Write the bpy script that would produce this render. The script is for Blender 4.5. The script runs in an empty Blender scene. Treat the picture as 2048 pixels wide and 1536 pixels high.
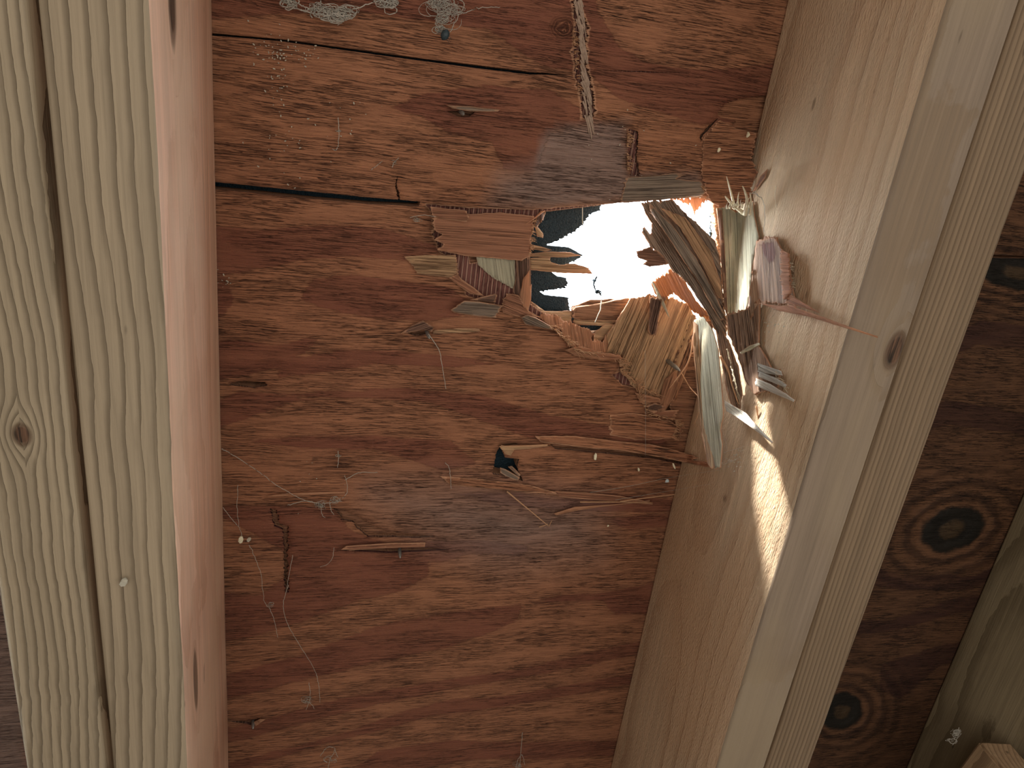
import bpy, bmesh, math, random
import numpy as np
from mathutils import Vector, Matrix, noise
from mathutils.geometry import delaunay_2d_cdt

random.seed(7)
SC = bpy.context.scene
COL = SC.collection

# ------------------------------------------------------------------ view, light, exposure
F = 1450.0                       # focal length in pixels of a 2048 px wide frame
CZ = 1.5                         # camera height; the roof deck is 0.46 m above it
D = 0.46
U = Vector((0.96965525, 0.03518165, 0.24193169))     # across the rafters, in camera axes (right, down, forward)
R_ = Vector((-0.12227225, 0.92672073, 0.35530012))   # along the rafters
N = Vector((-0.21170307, -0.37410016, 0.90290137))   # deck normal

cam = bpy.data.cameras.new('camera')
camo = bpy.data.objects.new('camera', cam)
COL.objects.link(camo)
cam.sensor_width = 36
cam.lens = F / 2048 * 36
cam.clip_start = 0.01
m = Matrix(((U[0], -U[1], -U[2]), (R_[0], -R_[1], -R_[2]), (N[0], -N[1], -N[2]))).to_4x4()
m.translation = Vector((0, 0, CZ))
camo.matrix_world = m
SC.camera = camo

SC.view_settings.view_transform = 'Standard'
SC.view_settings.look = 'None'
SC.view_settings.gamma = 1
SC.view_settings.use_curve_mapping = False
SC.view_settings.exposure = 0.0

w = bpy.data.worlds.new('world')
SC.world = w
w.use_nodes = True
nt = w.node_tree
nt.nodes.clear()
wo = nt.nodes.new('ShaderNodeOutputWorld')
bg = nt.nodes.new('ShaderNodeBackground')
tc = nt.nodes.new('ShaderNodeTexCoord')
sx = nt.nodes.new('ShaderNodeSeparateXYZ')
mr = nt.nodes.new('ShaderNodeMapRange')
mr.inputs['From Min'].default_value = -0.05
mr.inputs['From Max'].default_value = 0.15
mx = nt.nodes.new('ShaderNodeMix'); mx.data_type = 'RGBA'
mx.inputs[6].default_value = (0.19, 0.165, 0.135, 1)      # dim attic below
mx.inputs[7].default_value = (21.0, 23.5, 25.5, 1)          # bright sky above the roof
nt.links.new(tc.outputs['Generated'], sx.inputs[0])
nt.links.new(sx.outputs[2], mr.inputs[0])
nt.links.new(mr.outputs[0], mx.inputs[0])
nt.links.new(mx.outputs[2], bg.inputs[0])
nt.links.new(bg.outputs[0], wo.inputs[0])

sun = bpy.data.lights.new('sun', 'SUN')
sun.energy = 20.0
sun.angle = math.radians(4.5)
sun.color = (1.0, 0.97, 0.92)
suno = bpy.data.objects.new('sun', sun)
COL.objects.link(suno)
suno.rotation_euler = Vector((0.088, 0.112, -0.122)).to_track_quat('-Z', 'Y').to_euler()

room = bpy.data.lights.new('room_fill', 'AREA')          # unseen area lamp added as soft fill from below the camera
room.energy = 5.4
room.shape = 'RECTANGLE'
room.size = 1.5
room.size_y = 0.8
room.color = (1.0, 0.95, 0.89)
roomo = bpy.data.objects.new('room_fill', room)
COL.objects.link(roomo)
roomo.location = (0.16, -0.08, CZ - 0.42)
roomo.rotation_euler = (Vector((0.13, 0.12, CZ + D)) - roomo.location).to_track_quat('-Z', 'Y').to_euler()

# ------------------------------------------------------------------ pixel <-> place
def P(x, y, h=0.0):
    d = Vector((x - 1024, y - 768, F))
    q = d * ((D - h) / d.dot(N))
    return Vector((q.dot(U), q.dot(R_), q.dot(N) + CZ))

def proj(X, Y, Z=None):
    Z = D if Z is None else Z
    c = U * X + R_ * Y + N * Z
    return (c[0] / c[2] * F + 1024, c[1] / c[2] * F + 768) if c[2] > 0.02 else (-9999, -9999)

XL, XR = -0.0690, 0.2664        # inner side faces of the left and right rafters
DEP = 0.140                     # rafter depth
W1 = 0.0375
def front(x, y):
    """depth below the deck of the rafter surface behind this pixel"""
    d = Vector((x - 1024, y - 768, F))
    t = d.dot(U)
    if t <= 0: return 0.0
    z = XR / t * d.dot(N)
    if z >= D: return 0.0
    return min(D - z, DEP)

# ------------------------------------------------------------------ node helpers
class NB:
    def __init__(s, name):
        s.m = bpy.data.materials.new(name); s.m.use_nodes = True
        s.t = s.m.node_tree; s.t.nodes.clear()
        s.out = s.n('ShaderNodeOutputMaterial')
    def n(s, k, **kw):
        o = s.t.nodes.new(k)
        for a, b in kw.items(): setattr(o, a, b)
        return o
    def put(s, sock, v):
        if isinstance(v, bpy.types.NodeSocket): s.t.links.new(v, sock)
        elif v is not None: sock.default_value = v
    def math(s, op, a, b=None, c=None, clamp=False):
        o = s.n('ShaderNodeMath', operation=op, use_clamp=clamp)
        s.put(o.inputs[0], a); s.put(o.inputs[1], b); s.put(o.inputs[2], c)
        return o.outputs[0]
    def comb(s, x, y, z=0.0):
        o = s.n('ShaderNodeCombineXYZ')
        s.put(o.inputs[0], x); s.put(o.inputs[1], y); s.put(o.inputs[2], z)
        return o.outputs[0]
    def sep(s, v):
        o = s.n('ShaderNodeSeparateXYZ'); s.put(o.inputs[0], v); return o.outputs
    def noise(s, vec, scale=1.0, detail=3.0, rough=0.55):
        o = s.n('ShaderNodeTexNoise'); s.put(o.inputs['Vector'], vec)
        o.inputs['Scale'].default_value = scale; o.inputs['Detail'].default_value = detail
        o.inputs['Roughness'].default_value = rough
        return o.outputs['Fac']
    def ramp(s, v, a, b, c=0.0, d=1.0, smooth=True):
        o = s.n('ShaderNodeMapRange'); o.interpolation_type = 'SMOOTHSTEP' if smooth else 'LINEAR'
        s.put(o.inputs[0], v)
        for i, q in enumerate((a, b, c, d)): s.put(o.inputs[i + 1], q)
        return o.outputs[0]
    def mix(s, f, a, b, mode='MIX'):
        o = s.n('ShaderNodeMix', data_type='RGBA', blend_type=mode, clamp_factor=True)
        s.put(o.inputs[0], f)
        for sk, q in ((o.inputs[6], a), (o.inputs[7], b)):
            s.put(sk, (*q, 1) if isinstance(q, tuple) and len(q) == 3 else q)
        return o.outputs[2]
    def attr(s, name):
        return s.n('ShaderNodeAttribute', attribute_name=name)
    def bump(s, hgt, dist, strength=1.0):
        o = s.n('ShaderNodeBump'); s.put(o.inputs['Height'], hgt)
        o.inputs['Distance'].default_value = dist; o.inputs['Strength'].default_value = strength
        return o.outputs[0]
    def finish(s, col, nrm=None, rough=0.75, trans=0.0, tcol=None, spec=0.25):
        b = s.n('ShaderNodeBsdfPrincipled')
        s.put(b.inputs['Base Color'], (*col, 1) if isinstance(col, tuple) and len(col) == 3 else col)
        s.put(b.inputs['Roughness'], rough); s.put(b.inputs['Normal'], nrm)
        b.inputs['Specular IOR Level'].default_value = spec
        if trans:
            t = s.n('ShaderNodeBsdfTranslucent'); s.put(t.inputs[0], tcol or col)
            s.put(t.inputs['Normal'], nrm)
            x = s.n('ShaderNodeMixShader'); x.inputs[0].default_value = trans
            s.t.links.new(b.outputs[0], x.inputs[1]); s.t.links.new(t.outputs[0], x.inputs[2])
            s.t.links.new(x.outputs[0], s.out.inputs[0])
        else: s.t.links.new(b.outputs[0], s.out.inputs[0])
        return s.m

def veneer(name, light, dark, streak=1.0, check=1.0, trans=0.0, bumpd=0.0006, edge=(0.62, 0.33, 0.19), contrast=0.5, fine=1.0, stripes=0.0, grey=(0.25, 0.19, 0.165), knots=False, asc=1.0, csc=1.0):
    """rotary-cut wood. guv = (along, across) the grain in mm; sd = latewood figure; ed = distance to the broken edge"""
    b = NB(name)
    g = b.sep(b.attr('guv').outputs['Vector'])
    al, ac = g[0], g[1]
    if asc != 1.0: al = b.math('MULTIPLY', al, asc)
    if csc != 1.0: ac = b.math('MULTIPLY', ac, csc)
    wob = b.noise(b.comb(b.math('MULTIPLY', al, 0.012), b.math('MULTIPLY', ac, 0.03)), 1.0, 2.0)
    ac2 = b.math('ADD', ac, b.math('MULTIPLY', wob, 7.0))
    fine_n = b.noise(b.comb(b.math('MULTIPLY', al, 0.035), b.math('MULTIPLY', ac2, 0.9 * fine), 3.0), 1.0, 4.0, 0.6)
    mid_n = b.noise(b.comb(b.math('MULTIPLY', al, 0.012), b.math('MULTIPLY', ac2, 0.16), 9.0), 1.0, 3.0)
    blot = b.noise(b.comb(b.math('MULTIPLY', al, 0.008), b.math('MULTIPLY', ac, 0.022), 1.0), 1.0, 2.0)
    chk_n = b.noise(b.comb(b.math('MULTIPLY', al, 0.065), b.math('MULTIPLY', ac2, 1.35 * fine), 17.0), 1.0, 2.0)
    chk_w = b.noise(b.comb(b.math('MULTIPLY', al, 0.02), b.math('MULTIPLY', ac, 0.05), 31.0), 1.0, 1.0)
    grn = b.noise(b.comb(al, ac, 5.0), 0.9, 2.0)
    thr = b.math('ADD', 0.22, b.math('MULTIPLY', chk_w, 0.26))
    chk = b.math('SUBTRACT', 1.0, b.ramp(chk_n, thr, b.math('ADD', thr, 0.05)), clamp=True)
    jagn = b.noise(b.comb(b.math('MULTIPLY', al, 0.045), b.math('MULTIPLY', ac, 0.55), 12.0), 1.0, 4.0, 0.65)
    sd = b.math('ADD', b.attr('sd').outputs['Fac'], b.math('MULTIPLY', b.math('SUBTRACT', jagn, 0.5), 0.42))
    band = b.math('SUBTRACT', 1.0, b.ramp(sd, -0.05, 0.035), clamp=True)
    soft = b.math('SUBTRACT', 1.0, b.ramp(sd, -0.1, 0.7), clamp=True)
    f = b.math('ADD', b.math('MULTIPLY', b.math('SUBTRACT', mid_n, 0.45), 1.5 * contrast), b.math('MULTIPLY', band, 0.72))
    f = b.math('ADD', f, b.math('MULTIPLY', soft, 0.14))
    f = b.math('ADD', f, b.math('MULTIPLY', b.math('SUBTRACT', blot, 0.5), 1.4 * contrast), clamp=True)
    c = b.mix(f, light, dark)
    c = b.mix(b.math('MULTIPLY', b.attr('gy').outputs['Fac'], 0.75), c, grey)
    sfac = b.math('SUBTRACT', 1.0, b.math('MULTIPLY', band, 0.55))
    c = b.mix(b.math('MULTIPLY', b.math('MULTIPLY', b.ramp(fine_n, 0.62, 0.34), 0.5 * streak), sfac), c, tuple(q * 0.4 for q in dark))
    c = b.mix(b.math('MULTIPLY', b.ramp(fine_n, 0.55, 0.8), 0.35 * streak), c, tuple(min(1, q * 1.5) for q in light))
    ln_n = b.noise(b.comb(b.math('MULTIPLY', al, 0.016), b.math('MULTIPLY', ac2, 0.42 * fine), 41.0), 1.0, 4.0, 0.7)
    line = b.ramp(b.math('ABSOLUTE', b.math('SUBTRACT', ln_n, 0.5)), 0.022, 0.0)
    line = b.math('MULTIPLY', line, b.ramp(chk_w, 0.35, 0.6))
    c = b.mix(b.math('MULTIPLY', line, 0.6 * check), c, tuple(q * 0.3 for q in dark))
    chk = b.math('MULTIPLY', chk, b.math('SUBTRACT', 1.0, b.math('MULTIPLY', band, 0.7)))
    c = b.mix(b.math('MULTIPLY', chk, 0.75 * check), c, tuple(q * 0.18 for q in dark))
    hgt = b.math('ADD', b.math('MULTIPLY', fine_n, 0.9), b.math('MULTIPLY', mid_n, 0.6))
    hgt = b.math('SUBTRACT', hgt, b.math('MULTIPLY', chk, 1.1 * check))
    hgt = b.math('ADD', hgt, b.math('MULTIPLY', grn, 0.3))
    hgt = b.math('SUBTRACT', hgt, b.math('MULTIPLY', line, 0.9 * check))
    hgt = b.math('SUBTRACT', hgt, b.math('MULTIPLY', band, -0.35))
    if stripes:
        wv = b.math('SINE', b.math('MULTIPLY', b.math('ADD', ac, b.math('MULTIPLY', wob, 2.0)), 2 * math.pi / stripes))
        lam = b.ramp(wv, 0.0, 0.7)
        c = b.mix(b.math('MULTIPLY', lam, 0.75), c, (0.40, 0.22, 0.16))
        hgt = b.math('ADD', hgt, b.math('MULTIPLY', lam, 1.6))
    if knots:
        kd = b.attr('kd').outputs['Fac']
        kn = b.math('ADD', kd, b.math('MULTIPLY', b.math('SUBTRACT', b.noise(b.comb(al, ac), 0.05, 3.0), 0.5), 0.5))
        rg = b.math('SINE', b.math('MULTIPLY', kn, 10.0))
        fal = b.ramp(kn, 4.2, 1.0)
        c = b.mix(b.math('MULTIPLY', b.ramp(rg, -0.1, 0.8), b.math('MULTIPLY', fal, 0.55)), c, tuple(q * 0.3 for q in dark))
        c = b.mix(b.math('MULTIPLY', b.ramp(rg, -0.2, -0.9), b.math('MULTIPLY', fal, 0.25)), c, tuple(min(1, q * 1.5) for q in light))
        c = b.mix(b.ramp(kn, 1.12, 0.9), c, (0.012, 0.009, 0.006))
        c = b.mix(b.ramp(kn, 0.48, 0.3), c, (0.055, 0.032, 0.015))
        hgt = b.math('ADD', hgt, b.math('MULTIPLY', b.math('MULTIPLY', rg, fal), 0.9))
    ed = b.math('ADD', b.attr('ed').outputs['Fac'], b.math('MULTIPLY', b.math('SUBTRACT', fine_n, 0.5), 0.5))
    c = b.mix(b.math('MULTIPLY', b.ramp(ed, 0.28, 0.02), 0.7), c, edge)
    return b.finish(c, b.bump(hgt, bumpd), 0.72, trans, (*edge, 1) if trans else None)

def lumber(name, base, ring, pith, spacing, amp=1.0, ringw=0.42, bumpd=0.0005, fine=1.0, knots=(), wobble=1.0, warm=None, dotty=0.0, soft=0.25):
    """sawn softwood; object coordinates, grain along y. pith = (x, z) of the tree's centre in mm"""
    b = NB(name)
    o = b.sep(b.n('ShaderNodeTexCoord').outputs['Object'])
    x, y, z = (b.math('MULTIPLY', q, 1000.0) for q in o)
    wv = b.noise(b.comb(b.math('MULTIPLY', x, 0.008), b.math('MULTIPLY', y, 0.0042), b.math('MULTIPLY', z, 0.008)), 1.0, 2.0)
    wv2 = b.noise(b.comb(b.math('MULTIPLY', x, 0.03), b.math('MULTIPLY', y, 0.03), b.math('MULTIPLY', z, 0.03)), 1.0, 2.0)
    dx = b.math('SUBTRACT', x, pith[0]); dz = b.math('SUBTRACT', z, pith[1])
    r = b.math('SQRT', b.math('ADD', b.math('MULTIPLY', dx, dx), b.math('MULTIPLY', dz, dz)))
    r = b.math('ADD', r, b.math('MULTIPLY', wv, 22.0 * wobble))
    r = b.math('ADD', r, b.math('MULTIPLY', wv2, 2.6 * wobble))
    wv3 = b.noise(b.comb(b.math('MULTIPLY', x, 0.12), b.math('MULTIPLY', y, 0.10), b.math('MULTIPLY', z, 0.12)), 1.0, 3.0)
    r = b.math('ADD', r, b.math('MULTIPLY', wv3, 1.5 * wobble))
    kmask = None; kring = None
    for (ax, a0, ky, ra, rl, kdark) in knots:       # ax: 'x' or 'z' face coordinate
        p = x if ax == 'x' else z
        da = b.math('DIVIDE', b.math('SUBTRACT', p, a0), ra)
        dl = b.math('DIVIDE', b.math('SUBTRACT', y, ky), rl)
        kd = b.math('SQRT', b.math('ADD', b.math('MULTIPLY', da, da), b.math('MULTIPLY', dl, dl)))
        push = b.math('MULTIPLY', b.math('EXPONENT', b.math('MULTIPLY', b.math('MULTIPLY', kd, kd), -0.18)), b.math('MULTIPLY', b.math('SIGN', da), -2.2 * spacing))
        r = b.math('ADD', r, push)
        core = b.math('MULTIPLY', b.ramp(kd, 1.1, 0.75), kdark)
        rim = b.math('MULTIPLY', b.math('MULTIPLY', b.ramp(kd, 0.75, 1.0), b.ramp(kd, 1.5, 1.05)), 0.9)
        kmask = core if kmask is None else b.math('MAXIMUM', kmask, core)
        kring = rim if kring is None else b.math('MAXIMUM', kring, rim)
    ph = b.math('FRACT', b.math('DIVIDE', r, spacing))
    late = b.math('MULTIPLY', b.ramp(ph, ringw, 0.93), b.ramp(ph, 1.0, 0.955))
    softl = b.ramp(ph, 0.0, 1.0, smooth=False)
    fib = b.noise(b.comb(b.math('MULTIPLY', x, 1.1 * fine), b.math('MULTIPLY', y, 0.028), b.math('MULTIPLY', z, 1.1 * fine)), 1.0, 4.0, 0.6)
    fib2 = b.noise(b.comb(b.math('MULTIPLY', x, 0.30), b.math('MULTIPLY', y, 0.006), b.math('MULTIPLY', z, 0.30)), 1.0, 3.0)
    blot = b.noise(b.comb(x, b.math('MULTIPLY', y, 0.4), z), 0.014, 3.0)
    c = b.mix(b.math('MULTIPLY', late, 0.8 * amp), base, ring)
    c = b.mix(b.math('MULTIPLY', softl, soft * amp), c, ring)
    c = b.mix(b.math('MULTIPLY', b.ramp(fib, 0.42, 0.75), 0.4), c, tuple(q * 0.6 for q in base))
    c = b.mix(b.math('MULTIPLY', b.ramp(fib2, 0.4, 0.75), 0.4), c, tuple(q * 0.66 for q in base))
    c = b.mix(b.math('MULTIPLY', b.ramp(fib2, 0.5, 0.25), 0.35), c, tuple(min(1, q * 1.22) for q in base))
    if warm: c = b.mix(b.math('MULTIPLY', b.ramp(blot, 0.42, 0.66), 0.7), c, warm)
    pits = b.ramp(b.noise(b.comb(x, b.math('MULTIPLY', y, 0.35), z), 0.10, 1.0), 0.76, 0.80)
    c = b.mix(b.math('MULTIPLY', pits, 0.6), c, tuple(q * 0.35 for q in ring))
    hgt = b.math('ADD', b.math('MULTIPLY', fib, 0.6), b.math('MULTIPLY', late, -0.7 * amp))
    if dotty:
        dn = b.noise(b.comb(b.math('MULTIPLY', x, 0.9), b.math('MULTIPLY', y, 0.28), b.math('MULTIPLY', z, 0.9)), 1.0, 2.0)
        hgt = b.math('ADD', hgt, b.math('MULTIPLY', dn, dotty))
    if kmask is not None:
        c = b.mix(b.math('MULTIPLY', kring, 0.75), c, (0.09, 0.045, 0.022))
        kc = b.mix(b.ramp(fib, 0.4, 0.6), (0.03, 0.02, 0.013), (0.16, 0.085, 0.05))
        c = b.mix(kmask, c, kc)
    return b.finish(c, b.bump(hgt, bumpd), 0.7, spec=0.2)

def plain(name, col, rough=0.6, metal=0.0, trans=0.0, var=0.0, scale=400.0, bumpd=0.0):
    b = NB(name)
    c = col; nr = None
    if var:
        nz = b.noise(b.n('ShaderNodeTexCoord').outputs['Object'], scale, 3.0)
        c = b.mix(nz, tuple(q * (1 - var) for q in col), tuple(min(1, q * (1 + var)) for q in col))
        if bumpd: nr = b.bump(nz, bumpd)
    mm = b.finish(c, nr, rough, trans, (*col, 1) if trans else None)
    if metal:
        for nd in mm.node_tree.nodes:
            if nd.type == 'BSDF_PRINCIPLED': nd.inputs['Metallic'].default_value = metal
    return mm

FACE_L, FACE_D = (0.390, 0.170, 0.086), (0.215, 0.073, 0.042)
M = {
    'face': veneer('ply_face', FACE_L, FACE_D, knots=True, bumpd=0.0013, contrast=0.32, csc=1.25, streak=0.85),
    'face_shaded': veneer('ply_face_shaded', (0.125, 0.056, 0.026), (0.050, 0.019, 0.012), knots=True, bumpd=0.0009, contrast=0.5),  # same veneer, darker wood plus the right bay's shade put into the colour
    'flap': veneer('ply_flap', (0.40, 0.18, 0.10), (0.24, 0.09, 0.055), trans=0.12, check=0.6, contrast=0.3, bumpd=0.0008, asc=0.35, csc=1.5),
    'cross': veneer('ply_cross', (0.20, 0.075, 0.055), (0.10, 0.03, 0.03), contrast=0.3, check=0.7, stripes=3.0),
    'core': veneer('ply_core', (0.34, 0.16, 0.085), (0.17, 0.065, 0.04), check=0.9, contrast=0.5, bumpd=0.001),
    'tan': veneer('torn_tan', (0.60, 0.37, 0.20), (0.36, 0.15, 0.07), trans=0.15, check=0.6, contrast=0.55, fine=0.8, bumpd=0.0014, asc=0.35, csc=1.5),
    'grey': veneer('torn_grey', (0.33, 0.245, 0.175), (0.13, 0.085, 0.075), trans=0.08, check=0.8, contrast=0.4, fine=0.9, bumpd=0.0016, asc=0.35, csc=1.5),
    'pale': veneer('torn_pale', (0.50, 0.45, 0.31), (0.32, 0.25, 0.17), trans=0.1, check=0.35, contrast=0.2, fine=0.7, bumpd=0.0016, edge=(0.6, 0.5, 0.35), asc=0.35, csc=1.5),
    'dark': veneer('torn_dark', (0.27, 0.15, 0.10), (0.10, 0.035, 0.035), trans=0.08, check=0.8, contrast=0.45, bumpd=0.0016, asc=0.35, csc=1.5),
    'torn': veneer('torn_edge', (0.62, 0.31, 0.17), (0.40, 0.17, 0.10), trans=0.4, check=0.4, contrast=0.4, asc=0.35, csc=1.5),
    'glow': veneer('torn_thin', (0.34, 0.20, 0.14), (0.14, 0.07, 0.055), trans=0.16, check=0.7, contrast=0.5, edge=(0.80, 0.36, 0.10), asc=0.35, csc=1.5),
    'rose': veneer('torn_rose', (0.56, 0.36, 0.23), (0.20, 0.07, 0.055), trans=0.1, check=0.6, contrast=0.3, bumpd=0.0016, asc=0.35, csc=1.5),
    'spike': veneer('torn_sunlit', (0.72, 0.68, 0.58), (0.5, 0.42, 0.33), trans=0.2, check=0.3, contrast=0.2, edge=(0.8, 0.76, 0.68), asc=0.35, csc=1.5),  # whiter than the other torn wood: sunlight on the spikes put into the colour
    'brown': veneer('torn_brown', (0.42, 0.27, 0.18), (0.13, 0.055, 0.05), trans=0.08, check=0.8, contrast=0.7, bumpd=0.0018, asc=0.35, csc=1.5),
    'fibre': plain('wood_fibre', (0.62, 0.36, 0.20), 0.7, trans=0.3, var=0.25),
    'gfibre': plain('grey_fibre', (0.36, 0.25, 0.18), 0.8, var=0.35),
    'pfibre': plain('pale_fibre', (0.72, 0.62, 0.44), 0.7, trans=0.25, var=0.2),
    'web': plain('cobweb', (0.55, 0.50, 0.42), 0.8, trans=0.3, var=0.2),
    'dust': plain('web_dust', (0.46, 0.42, 0.33), 0.9, var=0.3),
    'felt': plain('asphalt_felt', (0.024, 0.045, 0.058), 0.5, var=0.7, scale=900.0, bumpd=0.003),
    'nail': plain('galvanised', (0.30, 0.30, 0.28), 0.45, metal=0.7, var=0.3),
    'chip': plain('wood_chip', (0.75, 0.68, 0.48), 0.7, var=0.15),
    'wchip': plain('pale_fluff', (0.55, 0.62, 0.62), 0.8, var=0.15),
    'bug': plain('bug_shell', (0.03, 0.045, 0.05), 0.3, var=0.3),
}

# ------------------------------------------------------------------ object helpers
def tag(o, label=None, cat=None, group=None, kind=None):
    if label: o['label'] = label
    if cat: o['category'] = cat
    if group: o['group'] = group
    if kind: o['kind'] = kind
    return o

def empty(name, loc, label, cat, group=None):
    o = bpy.data.objects.new(name, None); COL.objects.link(o)
    o.location = loc; o.empty_display_size = 0.02
    return tag(o, label, cat, group)

def link(name, me, mats, parent=None, origin=None):
    for mt in (mats if isinstance(mats, (list, tuple)) else [mats]): me.materials.append(mt)
    if origin is not None: me.transform(Matrix.Translation(-Vector(origin)))
    o = bpy.data.objects.new(name, me); COL.objects.link(o)
    if origin is not None: o.location = origin
    if parent is not None:
        o.parent = parent
        o.location = o.location - parent.location
    return o

def inpoly(pts, poly):
    x, y = pts[:, 0], pts[:, 1]
    ins = np.zeros(len(pts), bool)
    n = len(poly)
    for i in range(n):
        x1, y1 = poly[i]; x2, y2 = poly[(i + 1) % n]
        if y1 == y2: continue
        c = ((y1 > y) != (y2 > y)) & (x < (x2 - x1) * (y - y1) / (y2 - y1) + x1)
        ins ^= c
    return ins

def pdist(pts, poly, closed=True):
    best = np.full(len(pts), 1e9)
    n = len(poly)
    for i in range(n if closed else n - 1):
        a = np.array(poly[i], float); b = np.array(poly[(i + 1) % n], float)
        ab = b - a; L = ab @ ab + 1e-12
        t = np.clip(((pts - a) @ ab) / L, 0, 1)
        dd = pts - (a + t[:, None] * ab)
        best = np.minimum(best, np.hypot(dd[:, 0], dd[:, 1]))
    return best

def rag(poly, gdir=(1, 0), amp=4.0, step=2.2, freq=0.28, seed=0.0, clear=None):
    """refine an outline and break it into fibre teeth that run along gdir where it crosses the grain"""
    gx, gy = gdir; L = math.hypot(gx, gy); gx /= L; gy /= L
    out = []
    n = len(poly)
    for i in range(n):
        a = poly[i]; b = poly[(i + 1) % n]
        dx, dy = b[0] - a[0], b[1] - a[1]; ln = math.hypot(dx, dy)
        k = max(1, int(ln / step))
        cr = abs(dx * gy - dy * gx) / max(ln, 1e-6)
        for j in range(k):
            t = j / k
            x, y = a[0] + dx * t, a[1] + dy * t
            ac = x * gy - y * gx
            n1 = noise.noise(Vector((ac * freq, seed, i * 0.13)))
            n2 = noise.noise(Vector((ac * freq * 3.1, seed + 5, 0)))
            s = (n1 * 1.3 + n2 * 0.8) * amp * cr
            w2 = noise.noise(Vector((x * 0.09, y * 0.09, seed))) * 0.25 * min(amp, 5)
            out.append((x + gx * s - gy * w2, y + gy * s + gx * w2))
    return out

def cdt(loops, step, extra=None, bbox=None):
    """triangles of loops[0] minus the rest, with inner grid points"""
    outer = loops[0]
    V = []; E = []
    for lp in loops:
        s = len(V); V += [Vector(p) for p in lp]
        E += [(s + i, s + (i + 1) % len(lp)) for i in range(len(lp))]
    a = np.array(outer)
    x0, y0, x1, y1 = bbox or (a[:, 0].min(), a[:, 1].min(), a[:, 0].max(), a[:, 1].max())
    gx, gy = np.meshgrid(np.arange(x0 + step / 2, x1, step), np.arange(y0 + step / 2, y1, step))
    g = np.stack([gx.ravel(), gy.ravel()], 1)
    g += (np.random.RandomState(3).rand(*g.shape) - 0.5) * step * 0.3
    keep = inpoly(g, outer)
    for h in loops[1:]: keep &= ~inpoly(g, h)
    g = g[keep]
    if len(g):
        for lp in loops: 
            d = pdist(g, lp); g = g[d > step * 0.45]
            if not len(g): break
    V += [Vector((float(p[0]), float(p[1]))) for p in g]
    if extra: V += [Vector(p) for p in extra]
    vo, eo, fo, _, _, _ = delaunay_2d_cdt(V, E, [], 0, 1e-6)
    vo = np.array([(v[0], v[1]) for v in vo])
    T = np.array([f for f in fo if len(f) == 3])
    c = vo[T].mean(1)
    k = inpoly(c, outer)
    for h in loops[1:]: k &= ~inpoly(c, h)
    T = T[k]
    used = np.unique(T)
    mp = -np.ones(len(vo), int); mp[used] = np.arange(len(used))
    return vo[used], mp[T]

def slab_mesh(name, front_v, back_v, T, attrs, rim_mat=1, flip=False):
    """closed sheet from matching front and back vertices; the rim gets the torn-edge material"""
    n = len(front_v)
    cnt = {}
    for t in T:
        for i in range(3):
            e = (t[i], t[(i + 1) % 3]); cnt[e] = cnt.get(e, 0) + 1
    rim = [e for e in cnt if (e[1], e[0]) not in cnt]
    faces = [tuple(int(q) for q in t) for t in T] + [tuple(int(q) + n for q in t[::-1]) for t in T]
    nb = len(faces)
    faces += [(int(b), int(a), int(a) + n, int(b) + n) for a, b in rim]
    if flip: faces = [f[::-1] for f in faces]
    me = bpy.data.meshes.new(name)
    me.from_pydata([tuple(v) for v in front_v] + [tuple(v) for v in back_v], [], faces)
    mi = np.zeros(len(faces), np.int32); mi[nb:] = rim_mat
    me.polygons.foreach_set('material_index', mi)
    sm = np.zeros(len(faces), bool); sm[:nb] = True
    me.polygons.foreach_set('use_smooth', sm)
    for k, v in attrs.items():
        v = np.concatenate([v, v]).astype(np.float32)
        if v.ndim == 1:
            at = me.attributes.new(k, 'FLOAT', 'POINT'); at.data.foreach_set('value', v)
        else:
            at = me.attributes.new(k, 'FLOAT_VECTOR', 'POINT'); at.data.foreach_set('vector', v.ravel())
    me.validate(); me.update()
    return me

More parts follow.
